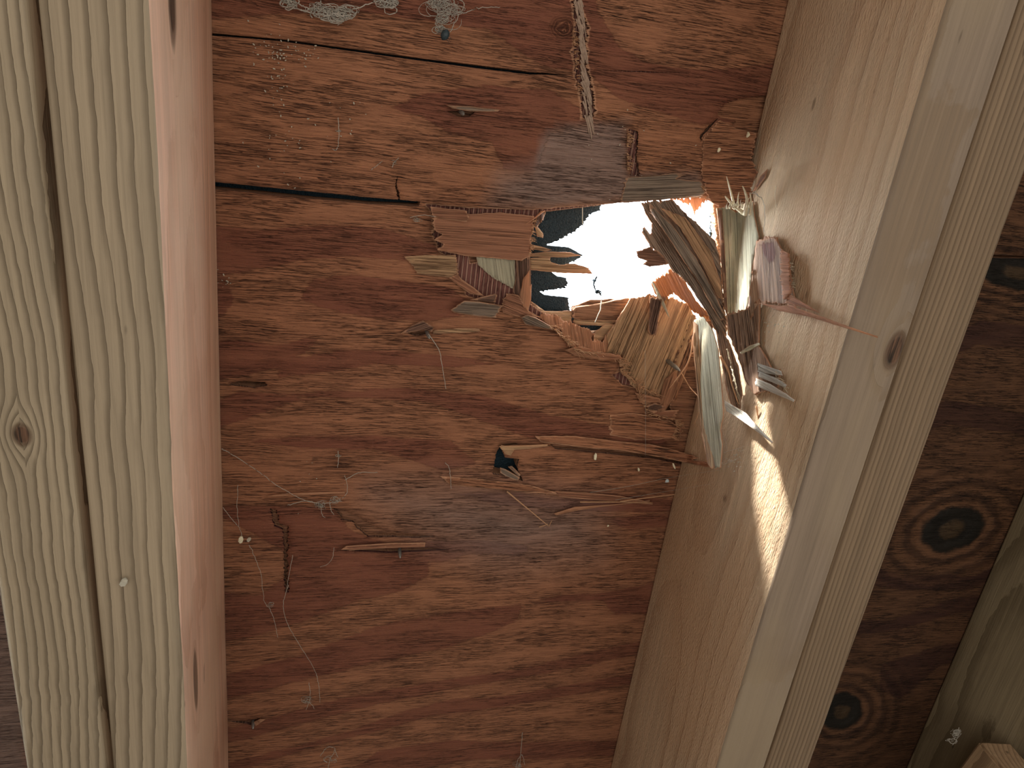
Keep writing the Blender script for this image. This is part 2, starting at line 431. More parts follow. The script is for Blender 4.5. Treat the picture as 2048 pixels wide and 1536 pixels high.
def sheet(name, mat, loops_px, z0, thick, step, grain='x', sdf=None, greys=None, knots=None, parent=None, bbox=None, edge_on=99, relief=0.0):
    """a flat layer of the roof deck. loops in world XY (mm); z0 = underside above the camera"""
    vo, T = cdt(loops_px, step, bbox=bbox)
    X, Y = vo[:, 0] / 1000, vo[:, 1] / 1000
    C = np.outer(X, np.array(U)) + np.outer(Y, np.array(R_)) + np.array(N) * D
    ok = C[:, 2] > 0.05
    pc = np.full((len(vo), 2), -9999.0)
    pc[ok, 0] = C[ok, 0] / C[ok, 2] * F + 1024; pc[ok, 1] = C[ok, 1] / C[ok, 2] * F + 768
    at = {}
    at['guv'] = np.stack([vo[:, 0], vo[:, 1], vo[:, 0] * 0], 1) if grain == 'x' else np.stack([vo[:, 1], vo[:, 0], vo[:, 0] * 0], 1)
    sd = np.full(len(vo), 1.0)
    for pl in (sdf or []):
        d = pdist(pc, pl); i = inpoly(pc, pl)
        sd = np.minimum(sd, np.where(i, -d, d) / 45.0)
    at['sd'] = np.clip(sd, -1, 1)
    gy = np.zeros(len(vo))
    for pl, sf in (greys or []):
        d = pdist(pc, pl); i = inpoly(pc, pl)
        gy = np.maximum(gy, np.clip(0.5 + np.where(i, d, -d) / sf, 0, 1))
    at['gy'] = gy
    kd = np.full(len(vo), 9.0)
    for (kx, ky, a, b, rot) in (knots or []):
        dx, dy = pc[:, 0] - kx, pc[:, 1] - ky
        cr, sr = math.cos(rot), math.sin(rot)
        kd = np.minimum(kd, np.hypot((dx * cr + dy * sr) / a, (-dx * sr + dy * cr) / b))
    at['kd'] = kd
    ed = np.full(len(vo), 9.0)
    if edge_on:
        for h in loops_px[1:edge_on]:
            ed = np.minimum(ed, pdist(vo, h) / 3.2)
    at['ed'] = np.clip(ed, 0, 9)
    z = np.full(len(vo), z0 + CZ)
    if relief:
        for i in range(len(vo)):
            z[i] += relief * noise.noise(Vector((vo[i, 0] * 0.012, vo[i, 1] * 0.05, 2)))
    fr = np.stack([X, Y, z], 1); bk = fr.copy(); bk[:, 2] = z0 + CZ + thick
    me = slab_mesh(name, fr, bk, T[:, ::-1] if _ccw(vo, T) else T, at)
    return link(name, me, [M[mat], M['dark' if edge_on < 99 else 'torn']], parent)

def _ccw(vo, T):
    a, b, c = vo[T[0][0]], vo[T[0][1]], vo[T[0][2]]
    return ((b[0] - a[0]) * (c[1] - a[1]) - (b[1] - a[1]) * (c[0] - a[0])) > 0

def mm(poly):
    return [(p.x * 1000, p.y * 1000) for p in (P(x, y) for x, y in poly)]

PLY = None
def piece(name, pts, g, mat, thick=0.0022, amp=4.0, step=5.0, relief=0.0006, over=False, curl=0.0, parent='ply', label=None, seed=None, rfreq=0.16, freq=0.28, gap=0.003, sdf=None, edge=1.0):
    """a torn piece of veneer: outline (x, y, mm below the deck), grain direction g"""
    global _pc
    seed = _pc * 3.7 if seed is None else seed; _pc += 1
    gx, gy = g; L = math.hypot(gx, gy); gx /= L; gy /= L
    out = rag([(p[0], p[1]) for p in pts], (gx, gy), amp, seed=seed, freq=freq)
    vo, T = cdt([out], step)
    cp = np.array([p[:3] for p in pts], float)
    # smooth height field: regularised thin-plate spline through the outline's heights
    q = cp[:, :2] / 50.0; v = vo / 50.0
    tps = lambda a, b: (lambda d2: 0.5 * d2 * np.log(d2 + 1e-9))(((a[:, None, :] - b[None, :, :]) ** 2).sum(2))
    n_ = len(q)
    A = np.zeros((n_ + 3, n_ + 3)); A[:n_, :n_] = tps(q, q) + np.eye(n_) * 0.25
    A[:n_, n_] = 1; A[:n_, n_ + 1:] = q; A[n_, :n_] = 1; A[n_ + 1:, :n_] = q.T
    sol = np.linalg.lstsq(A, np.concatenate([cp[:, 2], np.zeros(3)]), rcond=None)[0]
    hh = tps(v, q) @ sol[:n_] + sol[n_] + v @ sol[n_ + 1:]
    hh = np.clip(hh, cp[:, 2].min(), cp[:, 2].max())
    al = vo[:, 0] * gx + vo[:, 1] * gy; ac = vo[:, 0] * gy - vo[:, 1] * gx
    ed = pdist(vo, out)
    fr = []
    for i in range(len(vo)):
        h = hh[i] / 1000
        h += relief * (noise.noise(Vector((ac[i] * rfreq, al[i] * 0.010, seed))) * 1.6 + noise.noise(Vector((ac[i] * rfreq * 2.7, al[i] * 0.02, seed + 9))))
        if over: h = max(h, front(*vo[i]) + gap)
        fr.append(P(vo[i][0], vo[i][1], h))
    fr = np.array([tuple(v) for v in fr])
    TT = T[:, ::-1] if _ccw(vo, T) else T       # image y runs down
    # orient towards the camera
    a, b, c = fr[TT[:, 0]], fr[TT[:, 1]], fr[TT[:, 2]]
    nr = np.cross(b - a, c - a)
    camp = np.array((0, 0, CZ))
    s = ((camp - a) * nr).sum(1)
    if s.sum() < 0: TT = TT[:, ::-1]; nr = -nr
    vn = np.zeros_like(fr)
    for k in range(3): np.add.at(vn, TT[:, k], nr)
    vn /= np.linalg.norm(vn, axis=1)[:, None] + 1e-12
    ray = fr - camp; ray /= np.linalg.norm(ray, axis=1)[:, None]
    vn = vn * 0.6 - ray * 0.4
    tt = thick * np.clip(ed / 4.0, 0.35, 1)[:, None]
    bk = fr - vn * tt
    s_mm = 0.3
    at = {'kd': np.full(len(vo), 9.0), 'guv': np.stack([al * s_mm + seed * 40, ac * s_mm + seed * 11, al * 0], 1), 'ed': ed / 10.0 / max(edge, 0.01),
          'gy': np.zeros(len(vo))}
    sd = np.full(len(vo), 1.0)
    for pl in (sdf or []):
        d = pdist(vo, pl); i = inpoly(vo, pl)
        sd = np.minimum(sd, np.where(i, -d, d) / 45.0)
    at['sd'] = sd
    me = slab_mesh(name, fr, bk, TT, at)
    par = PLY if parent == 'ply' else parent
    if par is None:
        o = link(name, me, [M[mat], M['torn']], None, origin=tuple(fr.mean(0)))
    else:
        o = link(name, me, [M[mat], M['torn']], par, origin=None)
    if label and par is not None: o['label'] = label
    return o
_pc = 1

def tube_mesh(paths, sides=5):
    """paths: list of lists of (Vector, radius); tapered tubes in one mesh"""
    V = []; Fc = []
    for path in paths:
        base = len(V); n = len(path)
        for i, (p, r) in enumerate(path):
            t = (path[min(i + 1, n - 1)][0] - path[max(i - 1, 0)][0])
            t = t.normalized() if t.length > 1e-9 else Vector((0, 0, 1))
            a = t.orthogonal().normalized(); b = t.cross(a)
            for k in range(sides):
                an = 2 * math.pi * k / sides
                V.append(p + (a * math.cos(an) + b * math.sin(an)) * r)
        for i in range(n - 1):
            for k in range(sides):
                k2 = (k + 1) % sides
                Fc.append((base + i * sides + k, base + i * sides + k2, base + (i + 1) * sides + k2, base + (i + 1) * sides + k))
        Fc.append(tuple(base + k for k in range(sides))[::-1])
        Fc.append(tuple(base + (n - 1) * sides + k for k in range(sides)))
    me = bpy.data.meshes.new('tubes')
    me.from_pydata([tuple(v) for v in V], [], Fc)
    me.polygons.foreach_set('use_smooth', [True] * len(Fc))
    me.update()
    return me

def strand(pts, r0, r1=None, n=None, jit=0.0, seed=0.0):
    """pts (x, y, h mm) -> smooth path with tapering radius (m)"""
    r1 = r0 * 0.2 if r1 is None else r1
    q = [P(a, b, c / 1000) for a, b, c in pts]
    n = n or max(4, 4 * (len(q) - 1))
    out = []
    for i in range(n + 1):
        s = i / n * (len(q) - 1); k = min(int(s), len(q) - 2); f = s - k
        p0 = q[max(k - 1, 0)]; p1 = q[k]; p2 = q[k + 1]; p3 = q[min(k + 2, len(q) - 1)]
        v = 0.5 * ((2 * p1) + (p2 - p0) * f + (2 * p0 - 5 * p1 + 4 * p2 - p3) * f * f + (3 * p1 - p0 - 3 * p2 + p3) * f ** 3)
        if jit and 0 < i < n:
            v = v + noise.noise_vector(Vector((i * 0.7, seed, 0))) * jit
        out.append((v, r0 + (r1 - r0) * i / n))
    return out
# ------------------------------------------------------------------ the rafters
def board(name, xc, w_, z_top, dep, y0, y1, mats, label, cat='rafter', wane=0.0, seed=0.0, rot=None, rad=0.0025, group=None, origin_y=0.3):
    """sawn board along Y; the wide faces use mats[0], the narrow faces mats[1]"""
    n = max(2, int((y1 - y0) / 0.006))
    hw = w_ / 2
    prof = []
    for cx, cz, a0 in ((hw - rad, -rad, 90), (-hw + rad, -rad, 180), (-hw + rad, -dep + rad, 270), (hw - rad, -dep + rad, 0)):
        for k in range(4):
            a = math.radians(a0 - 90 + k * 30)
            prof.append((cx + rad * math.cos(a + math.pi / 2 - math.pi / 2), cz + rad * math.sin(a)))
    # order: start top-right going counter-clockwise
    prof = []
    for cx, cz, a0 in ((hw - rad, -rad, 0), (-hw + rad, -rad, 90), (-hw + rad, -dep + rad, 180), (hw - rad, -dep + rad, 270)):
        for k in range(4):
            a = math.radians(a0 + k * 30)
            prof.append((cx + rad * math.cos(a), cz + rad * math.sin(a)))
    m_ = len(prof)
    V = []
    for i in range(n + 1):
        y = y0 + (y1 - y0) * i / n
        for k, (px, pz) in enumerate(prof):
            j = 0.00035 * noise.noise(Vector((y * 12, k * 0.9 if k % 4 in (0, 3) else k * 2.0, seed)))
            x, z = px + j, pz + j
            if wane and k in (12, 13, 14, 15):
                wv = wane * (0.25 + max(0, noise.noise(Vector((y * 14, 3, seed))) + 0.3 * noise.noise(Vector((y * 90, k, seed)))))
                x -= wv * 1.0; z += wv * 0.8
            V.append((x, y - origin_y, z))
    Fc = []; mi = []
    for i in range(n):
        for k in range(m_):
            k2 = (k + 1) % m_
            Fc.append((i * m_ + k, i * m_ + k2, (i + 1) * m_ + k2, (i + 1) * m_ + k))
            mi.append(0 if k in (7, 15, 14, 6) else 1)
    Fc.append(tuple(range(m_))); mi.append(1)
    Fc.append(tuple(n * m_ + k for k in range(m_))[::-1]); mi.append(1)
    me = bpy.data.meshes.new(name)
    me.from_pydata(V, [], [f[::-1] for f in Fc])
    me.polygons.foreach_set('material_index', mi)
    me.polygons.foreach_set('use_smooth', [len(f) == 4 for f in Fc])
    me.update()
    for mt in mats: me.materials.append(mt)
    o = bpy.data.objects.new(name, me); COL.objects.link(o)
    o.location = (xc, origin_y, z_top)
    if rot: o.rotation_euler = rot
    return tag(o, label, cat, group)

ZT = CZ + D
OY = 0.3
def side_yz(x, y, X):
    d = Vector((x - 1024, y - 768, F)); q = d * (X / d.dot(U)); return q.dot(R_), q.dot(N)

BEIGE, BRING = (0.40, 0.315, 0.21), (0.115, 0.082, 0.048)
k_out = P(45, 868, DEP)
ky, kz = side_yz(393, 1360, XL)
ky2, kz2 = side_yz(345, 4, XL)
m_l_out = lumber('pine_left_outer', BEIGE, BRING, (-150, -100), 4.0, amp=0.9, wobble=0.9,
                 knots=(('x', (k_out.x - (XL - 1.52 * W1 - 0.0022)) * 1000, (k_out.y - OY) * 1000, 3.2, 4.5, 1.0),), fine=0.9)
m_l_in_b = lumber('pine_left_inner', (0.41, 0.32, 0.215), BRING, (-95, -150), 6.1, amp=0.85, wobble=0.75, fine=0.9, ringw=0.5)
m_l_in_s = lumber('fir_left_side', (0.80, 0.52, 0.37), (0.58, 0.30, 0.18), (-230, -75), 5.5, amp=0.5, wobble=0.8, fine=1.0,
                  knots=(('z', (kz - D) * 1000, (ky - OY) * 1000, 4.5, 17, 0.75), ('z', (kz2 - D) * 1000, (ky2 - OY) * 1000, 6, 14, 1.0)), warm=(0.74, 0.52, 0.36), soft=0.15)
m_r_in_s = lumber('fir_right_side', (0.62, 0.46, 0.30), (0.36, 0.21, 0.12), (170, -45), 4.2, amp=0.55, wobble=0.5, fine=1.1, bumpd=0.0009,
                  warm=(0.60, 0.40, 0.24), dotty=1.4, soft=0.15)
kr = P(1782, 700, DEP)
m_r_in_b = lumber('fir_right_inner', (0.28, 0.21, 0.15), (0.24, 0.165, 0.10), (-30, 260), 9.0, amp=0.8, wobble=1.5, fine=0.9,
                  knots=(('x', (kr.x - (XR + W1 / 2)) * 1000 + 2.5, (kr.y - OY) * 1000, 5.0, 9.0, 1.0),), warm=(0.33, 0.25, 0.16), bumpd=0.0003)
m_r_out = lumber('pine_right_outer', (0.26, 0.18, 0.11), (0.12, 0.075, 0.043), (160, -170), 3.3, amp=0.85, wobble=0.35, fine=0.9)
m_far = lumber('pine_far', (0.38, 0.295, 0.175), (0.13, 0.09, 0.045), (120, -60), 7.0, amp=0.7, wobble=0.9, fine=0.8)

Y0, Y1 = -1.1, 3.2
board('rafter', XL - W1 / 2, W1, ZT, DEP, Y0, Y1, [m_l_in_s, m_l_in_b],
      'beige striped rafter with a pinkish side face, left edge of the damaged bay', wane=0.0016, seed=1)
board('rafter', XL - 1.52 * W1 - 0.0022, W1, ZT, DEP + 0.001, Y0, Y1, [m_l_out, m_l_out],
      'outermost left rafter with a small dark knot, beyond the narrow black gap', seed=5, wane=0.0008)
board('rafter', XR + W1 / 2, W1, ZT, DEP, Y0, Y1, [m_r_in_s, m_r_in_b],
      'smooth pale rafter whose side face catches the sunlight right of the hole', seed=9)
board('rafter', XR + 1.5 * W1 + 0.0012, W1, ZT, DEP - 0.001, Y0, Y1, [m_r_out, m_r_out],
      'finely striped rafter doubled against the right side of the smooth pale one', seed=12, wane=0.0006)
XF = 0.6135
board('rafter', XF + W1 / 2, W1, ZT, DEP, Y0, Y1, [m_far, m_far],
      'shadowed rafter at the lower right corner beyond the dark plywood bay', seed=15)

# short block of lumber between the rafters in the lower right corner
def block():
    y, z = side_yz(1905, 1560, XF - 0.02)
    me = bpy.data.meshes.new('lumber_block')
    bm = bmesh.new()
    bmesh.ops.create_cube(bm, size=1.0, matrix=Matrix.Diagonal((0.038, 0.16, 0.036, 1)))
    bmesh.ops.bevel(bm, geom=bm.edges[:], offset=0.002, segments=2, affect='EDGES')
    bmesh.ops.subdivide_edges(bm, edges=bm.edges[:], cuts=3, use_grid_fill=True)
    for v in bm.verts: v.co += noise.noise_vector(v.co * 60) * 0.0008
    bm.to_mesh(me); bm.free()
    o = link('lumber_block', me, [lumber('block_pine', (0.42, 0.27, 0.15), (0.16, 0.09, 0.045), (60, -20), 4.5, amp=0.7)])
    return o
blk = block()
tag(blk, 'rough brown lumber block end at the bottom right corner against the shadowed rafter', 'lumber block')
cy, cz_ = side_yz(1925, 1640, XF - 0.040)
blk.location = (XF - 0.040, cy, cz_ + CZ)
blk.rotation_euler = (math.radians(4), 0, math.radians(9))

# ------------------------------------------------------------------ the plywood roof deck and its hole
PLY = empty('plywood_sheathing', (0.19, 0.08, ZT), 'reddish brown plywood roof sheathing with a splintered hole open to the sky', 'plywood')

face_hole = [(852, 408), (940, 416), (1062, 420), (1100, 417), (1180, 410), (1285, 403), (1330, 399), (1400, 394), (1412, 398),
             (1440, 413), (1490, 408), (1500, 480), (1470, 600), (1450, 700), (1440, 800), (1410, 878), (1352, 880), (1345, 868), (1357, 850), (1350, 838),
             (1290, 826), (1305, 815), (1320, 796), (1290, 793), (1285, 778), (1245, 770), (1225, 750), (1243, 742), (1240, 714),
             (1190, 706), (1150, 698), (1128, 676), (1100, 650), (1045, 634), (1026, 628), (1030, 600), (1003, 612), (985, 608), (935, 592),
             (918, 560), (914, 520), (880, 505), (866, 470), (868, 440)]
slit_v = [(1141, -60), (1160, -60), (1160, 20), (1176, 52), (1170, 95), (1176, 140), (1188, 190), (1190, 232), (1166, 238), (1160, 190), (1150, 150), (1148, 100), (1152, 60)]
crack1 = [(400, 64), (560, 78), (700, 97), (830, 115), (960, 131), (1060, 144), (1150, 150), (1060, 149), (950, 136), (830, 120), (700, 102), (560, 82), (400, 69)]
crack2 = [(400, 361), (520, 373), (620, 383), (740, 395), (840, 403), (838, 412), (740, 408), (620, 398), (520, 387), (400, 375)]
crack1b = [(1186, 140), (1280, 142), (1380, 146), (1280, 144.5)]
recess = [(1434, 228), (1450, 208), (1480, 197), (1540, 190), (1560, 262), (1512, 264), (1480, 262), (1465, 252), (1470, 241), (1438, 235)]
notch = [(985, 948), (993, 903), (1003, 889), (1030, 886), (1042, 891), (1003, 897), (1010, 915), (1038, 918), (1034, 935), (1046, 962), (1020, 955)]
slit3 = [(668, 1016), (690, 1022), (712, 1030), (742, 1048), (772, 1062), (830, 1068), (872, 1074), (830, 1076), (772, 1074), (736, 1074), (716, 1058), (704, 1044), (684, 1040), (676, 1028)]
slit4 = [(541, 1016), (553, 1020), (560, 1048), (577, 1052), (575, 1110), (578, 1185), (570, 1185), (568, 1110), (566, 1060), (548, 1052)]
slit5 = [(455, 768), (480, 762), (530, 764), (535, 771), (510, 776), (470, 772)]
slit6 = [(1100, 888), (1200, 895), (1300, 907), (1430, 932), (1360, 928), (1300, 916), (1200, 906), (1110, 898)]
slit7 = [(446, 1441), (495, 1442), (520, 1436), (515, 1446), (508, 1452), (495, 1448)]
slit8 = [(672, 1101), (760, 1098), (860, 1096), (900, 1100), (780, 1106)]
slit9 = [(796, 350), (793, 370), (798, 385), (800, 403), (797, 403), (793, 385), (790, 370)]
slit10 = [(1437, 236), (1420, 256), (1405, 272), (1402, 285), (1400, 272), (1417, 252)]
slit11 = [(806, 664), (850, 662), (860, 668), (830, 671)]
slit12 = [(893, 222), (915, 222), (950, 224), (940, 232), (918, 234)]
slit13 = [(1258, 258), (1276, 262), (1276, 285), (1272, 310), (1280, 352), (1262, 352), (1256, 320), (1256, 290)]
farcrack = [(1930, 505), (1990, 510), (2060, 512), (2060, 518), (1990, 516), (1930, 512)]
core_hole = [(1085, 424), (1200, 412), (1300, 402), (1400, 396), (1432, 398), (1440, 480), (1434, 600), (1405, 656), (1350, 650), (1262, 600),
             (1240, 604), (1205, 612), (1152, 620), (1150, 640), (1195, 655), (1228, 650), (1225, 668), (1190, 672), (1150, 668), (1120, 650), (1062, 606), (1062, 545), (1064, 500), (1068, 470), (1076, 440)]
cross_hole = [(1085, 426), (1200, 412), (1300, 400), (1430, 396), (1480, 420), (1475, 560), (1455, 700), (1440, 880), (1400, 930), (1345, 915), (1330, 820), (1310, 740), (1200, 690), (1150, 672), (1062, 610),
              (1060, 545), (1058, 500), (1064, 470), (1076, 440)]

SD = [  # darker, harder latewood figure on the face veneer
    [(400, -60), (1186, -60), (1195, 20), (1240, 95), (1300, 128), (1380, 140), (1450, 138), (1600, 120), (1600, 230), (1400, 250), (1240, 200), (1180, 150), (1080, 130), (980, 60), (700, 20), (400, 40)],
    [(960, 170), (1100, 180), (1200, 240), (1100, 262), (1072, 345), (1005, 335), (985, 285), (900, 268), (840, 230), (780, 215), (840, 190)],
    [(400, 450), (520, 460), (640, 450), (760, 455), (840, 480), (900, 500), (810, 522), (700, 514), (600, 520), (560, 530), (400, 560)],
    [(400, 560), (450, 560), (470, 600), (440, 640), (400, 640)],
    [(620, 560), (700, 548), (800, 560), (900, 575), (960, 620), (880, 640), (760, 640), (680, 625), (600, 600)],
    [(400, 690), (450, 680), (560, 690), (640, 668), (620, 700), (540, 740), (440, 760), (400, 765)],
    [(560, 725), (680, 700), (780, 700), (900, 712), (1010, 725), (900, 735), (760, 728), (660, 742), (540, 760), (560, 740)],
    [(400, 820), (480, 780), (560, 790), (640, 782), (800, 775), (960, 790), (1100, 830), (1320, 870), (1340, 890), (1180, 886), (1060, 878), (960, 840), (860, 806), (720, 796), (600, 800), (520, 828), (400, 870)],
    [(480, 880), (620, 872), (760, 872), (900, 880), (960, 930), (880, 940), (760, 900), (600, 895)],
    [(400, 1010), (560, 1010), (668, 1018), (700, 1060), (770, 1085), (850, 1100), (860, 1150), (800, 1185), (720, 1200), (600, 1245), (500, 1275), (400, 1290), (400, 1180), (520, 1190), (575, 1150), (566, 1100)],
    [(900, 985), (1040, 985), (1110, 1000), (1180, 985), (1360, 1000), (1340, 1025), (1150, 1020), (1000, 1012)],
    [(1200, 1040), (1280, 1030), (1340, 1030), (1335, 1055), (1260, 1060)],
    [(780, 1085), (960, 1080), (1060, 1092), (1050, 1110), (940, 1108), (880, 1125), (800, 1115)],
    [(400, 1420), (450, 1400), (640, 1352), (780, 1318), (900, 1295), (935, 1280), (990, 1262), (1035, 1240), (1045, 1208), (1120, 1190), (1210, 1185), (1330, 1160), (1330, 1228), (1230, 1230), (1205, 1200), (1100, 1205), (1000, 1212), (900, 1225), (760, 1250), (600, 1310), (400, 1365)],
    [(400, 1470), (560, 1430), (700, 1392), (900, 1358), (1060, 1334), (1200, 1300), (1330, 1270), (1330, 1295), (1200, 1325), (1060, 1352), (900, 1378), (740, 1412), (560, 1460), (400, 1500)],
    [(400, 1540), (560, 1500), (700, 1462), (800, 1425), (900, 1398), (1000, 1394), (1150, 1368), (1330, 1335), (1320, 1358), (1150, 1390), (1000, 1415), (860, 1432), (760, 1462), (640, 1490), (500, 1535), (400, 1560)],
    [(760, 1500), (900, 1480), (1020, 1484), (1250, 1480), (1240, 1510), (1100, 1520), (960, 1518), (820, 1540), (700, 1545)],
    # the dark bay on the right
    [(1700, 1120), (1800, 1150), (1950, 1150), (2060, 1100), (2060, 1130), (1940, 1180), (1800, 1180), (1690, 1160)],
    [(1660, 1240), (1780, 1240), (1900, 1200), (2060, 1170), (2060, 1200), (1900, 1230), (1790, 1262), (1650, 1275)],
    [(1760, 1330), (1880, 1290), (2000, 1270), (2000, 1300), (1880, 1330), (1800, 1400), (1760, 1380)],
    [(1820, 820), (1900, 800), (2060, 830), (2060, 870), (1900, 850), (1800, 870)],
    [(1860, 700), (1960, 640), (2060, 650), (2060, 700), (1950, 690), (1850, 740)],
]
GR = [([(1090, 265), (1150, 248), (1254, 242), (1256, 350), (1400, 346), (1405, 392), (1285, 401), (1100, 412), (1040, 405), (1062, 340)], 14.0),
      ([(1000, 350), (1100, 330), (1100, 415), (980, 412)], 60.0),
      ([(760, 990), (950, 985), (1180, 1020), (1180, 1090), (1000, 1120), (860, 1060)], 150.0),
      ([(-400, 600), (60, 600), (60, 1700), (-400, 1700)], 40.0)]
KN = [(1905, 1058, 66, 42, -0.35), (1682, 1422, 44, 36, -0.3), (2030, 545, 70, 34, 0.15), (1127, 55, 9, 8, 0)]

outer = [(-1900, -1100), (2300, -1100), (2300, 3200), (-1900, 3200)]
outer_a = [(-1900, -1100), (320, -1100), (320, 3200), (-1900, 3200)]
outer_b = [(321, -1100), (2300, -1100), (2300, 3200), (321, 3200)]
def big(o, s=400):
    out = []
    for i in range(4):
        a, b = o[i], o[(i + 1) % 4]
        for k in range(10): out.append((a[0] + (b[0] - a[0]) * k / 10, a[1] + (b[1] - a[1]) * k / 10))
    return out

rg = lambda p, a=3.0, s=1.0: mm(rag(p, (1, 0.05), a, step=2.4, seed=s))
face_loops = [big(outer_a), rg(face_hole, 5.0, 1), mm(rag(slit_v, (1, 0.1), 7.0, step=1.6, freq=0.5, seed=2)), rg(crack1, 1, 3), rg(crack2, 1.5, 4), rg(crack1b, 0.4, 5),
              rg(recess, 5, 6), rg(notch, 2, 7), rg(slit3, 7, 8), rg(slit4, 4, 9), rg(slit5, 3, 10), rg(slit6, 2, 11),
              rg(slit7, 2, 12), rg(slit8, 1, 13), rg(slit9, 2, 14), rg(slit10, 2, 15), rg(slit11, 2, 16), rg(slit12, 2, 17), rg(slit13, 3, 18)]
VB = (-330, -160, 320, 760)
sheet('face_veneer', 'face', face_loops, D, 0.0023, 4.5, 'x', SD, GR, KN, PLY, bbox=VB, edge_on=3)
sheet('face_veneer', 'face_shaded', [big(outer_b), rg(farcrack, 2, 19)], D, 0.0023, 5.0, 'x', SD, GR, KN, PLY, bbox=(321, -160, 860, 760), edge_on=1)['label'] = 'dark knotty face veneer in the right bay, shade painted into the colour'
sheet('cross_veneer', 'cross', [big(outer), rg(cross_hole, 3, 21), rg(notch, 1, 7),
                               rg([(940, 511), (954, 511), (955, 526), (941, 528)], 1, 23),
                               rg(crack1, 1, 3), rg(crack2, 1.5, 4), rg(slit3, 7, 8), rg(slit4, 4, 9), rg(slit5, 3, 10), rg(slit6, 2, 11), rg(slit7, 2, 12), rg(slit8, 1, 13), rg(slit9, 2, 14), rg(slit10, 2, 15), rg(slit11, 2, 16), rg(slit12, 2, 17), rg(farcrack, 2, 19)],
      D + 0.0026, 0.0024, 6.0, 'y', None, None, None, PLY, bbox=(60, -60, 340, 300))
sheet('core_veneer', 'core', [big(outer), rg(core_hole, 4, 31), rg(crack1, 1, 3), rg(crack2, 1.5, 4), rg(slit5, 3, 10), rg(farcrack, 2, 19), rg(notch, 1, 7)], D + 0.0053, 0.007, 6.0, 'x', None, None, None, PLY, bbox=(60, -60, 340, 300))

# torn asphalt felt over the deck
felt_hole = [(1290, 396), (1216, 412), (1212, 428), (1188, 438), (1180, 455), (1150, 478), (1128, 488), (1104, 499), (1150, 503), (1180, 520), (1130, 548), (1112, 552), (1125, 562), (1142, 565), (1147, 576), (1143, 586), (1115, 590),
             (1090, 594), (1098, 600), (1148, 606), (1152, 640), (1200, 655), (1262, 640), (1300, 612), (1340, 610), (1380, 640), (1420, 650), (1436, 600), (1440, 400), (1400, 380)]
vo, T = cdt([big(outer), mm(rag(felt_hole, (1, 0.6), 4, step=1.8, freq=0.35, seed=40))], 5.0, bbox=(90, -30, 320, 260))
zf = np.array([D + 0.0135 + CZ + 0.0012 * noise.noise(Vector((a * 0.05, b * 0.05, 0))) for a, b in vo])
fr = np.stack([vo[:, 0] / 1000, vo[:, 1] / 1000, zf], 1); bk = fr + np.array((0, 0, 0.0022))
me = slab_mesh('roofing_felt', fr, bk, T[:, ::-1] if _ccw(vo, T) else T, {'ed': np.ones(len(vo))}, rim_mat=0)
felt = link('roofing_felt', me, [M['felt']])
tag(felt, 'dark blue grey roofing felt torn open above the hole in the plywood', 'roofing felt')

# --- pieces of veneer around the hole, seen from below -------------------------------------
H = (1, 0.07)
# left of the hole
piece('veneer_flap', [(868, 436, 7), (905, 430, 3), (1000, 425, 1.5), (1068, 432, 1.5), (1062, 480, 2), (1060, 512, 3), (1045, 522, 3), (980, 516, 2), (930, 512, 2), (890, 503, 5),
                      (872, 500, 7), (888, 488, 7), (868, 480, 7.5), (886, 470, 7), (866, 458, 8)], H, 'flap', 0.002, 5, relief=0.0004)
piece('veneer_flap', [(860, 413, 6), (900, 418, 5), (932, 421, 6), (938, 432, 8), (934, 444, 8), (900, 440, 6), (866, 435, 7)], H, 'flap', 0.0016, 3)
piece('veneer_flap', [(808, 513, 2), (850, 510, 1), (912, 510, 1), (915, 545, 1.5), (905, 556, 2), (870, 552, 1.5), (835, 548, 2), (825, 532, 3)], H, 'tan', 0.0012, 3, label='pale torn patch of veneer')
piece('veneer_flap', [(915, 548, 2), (925, 560, 3), (950, 577, 4), (968, 592, 5), (940, 588, 3), (918, 572, 2), (898, 556, 2)], (1, 0.6), 'flap', 0.0014, 2)
piece('veneer_flap', [(940, 600, 8), (990, 588, 8), (995, 590, 8), (990, 606, 5), (960, 604, 3)], H, 'dark', 0.001, 1, step=4)
piece('veneer_flap', [(928, 602, 9), (960, 604, 9), (1004, 612, 9), (998, 622, 6), (990, 636, 3), (950, 632, 3), (908, 626, 3), (902, 620, 5)], H, 'grey', 0.0018, 3, label='peeled brown veneer chip with a pale top edge')
piece('veneer_flap', [(952, 512, -1), (1030, 515, 0), (1030, 560, 0), (1030, 575, -1), (1026, 578, 0), (1000, 563, -1.2), (985, 555, -1.5), (970, 542, -1.6), (956, 530, -1.6)], (0.12, 1), 'pale', 0.0012, 3, freq=0.6, label='pale cream scrap of inner ply')
piece('splinter', [(1030, 516, 1), (1060, 514, 1), (1062, 560, 2), (1060, 600, 3), (1056, 620, 3), (1046, 614, 2), (1030, 596, 1), (1026, 580, 0), (1034, 545, 0)], (0.05, 1), 'dark', 0.002, 2, freq=0.5)
piece('splinter', [(1045, 560, 4), (1059, 540, 4), (1060, 580, 5), (1057, 622, 6), (1048, 615, 5), (1038, 602, 3)], (-0.1, 1), 'torn', 0.0018, 2, step=4)
piece('splinter', [(1058, 575, 5), (1063, 568, 5), (1062, 600, 6), (1056, 622, 5)], (-0.1, 1), 'torn', 0.0014, 1, step=4)
piece('veneer_flap', [(1012, 586, 2), (1036, 590, 4), (1050, 610, 5), (1054, 620, 5), (1080, 634, 3), (1040, 634, 2), (1005, 626, 1), (1004, 605, 1)], (1, 0.4), 'flap', 0.0018, 3)
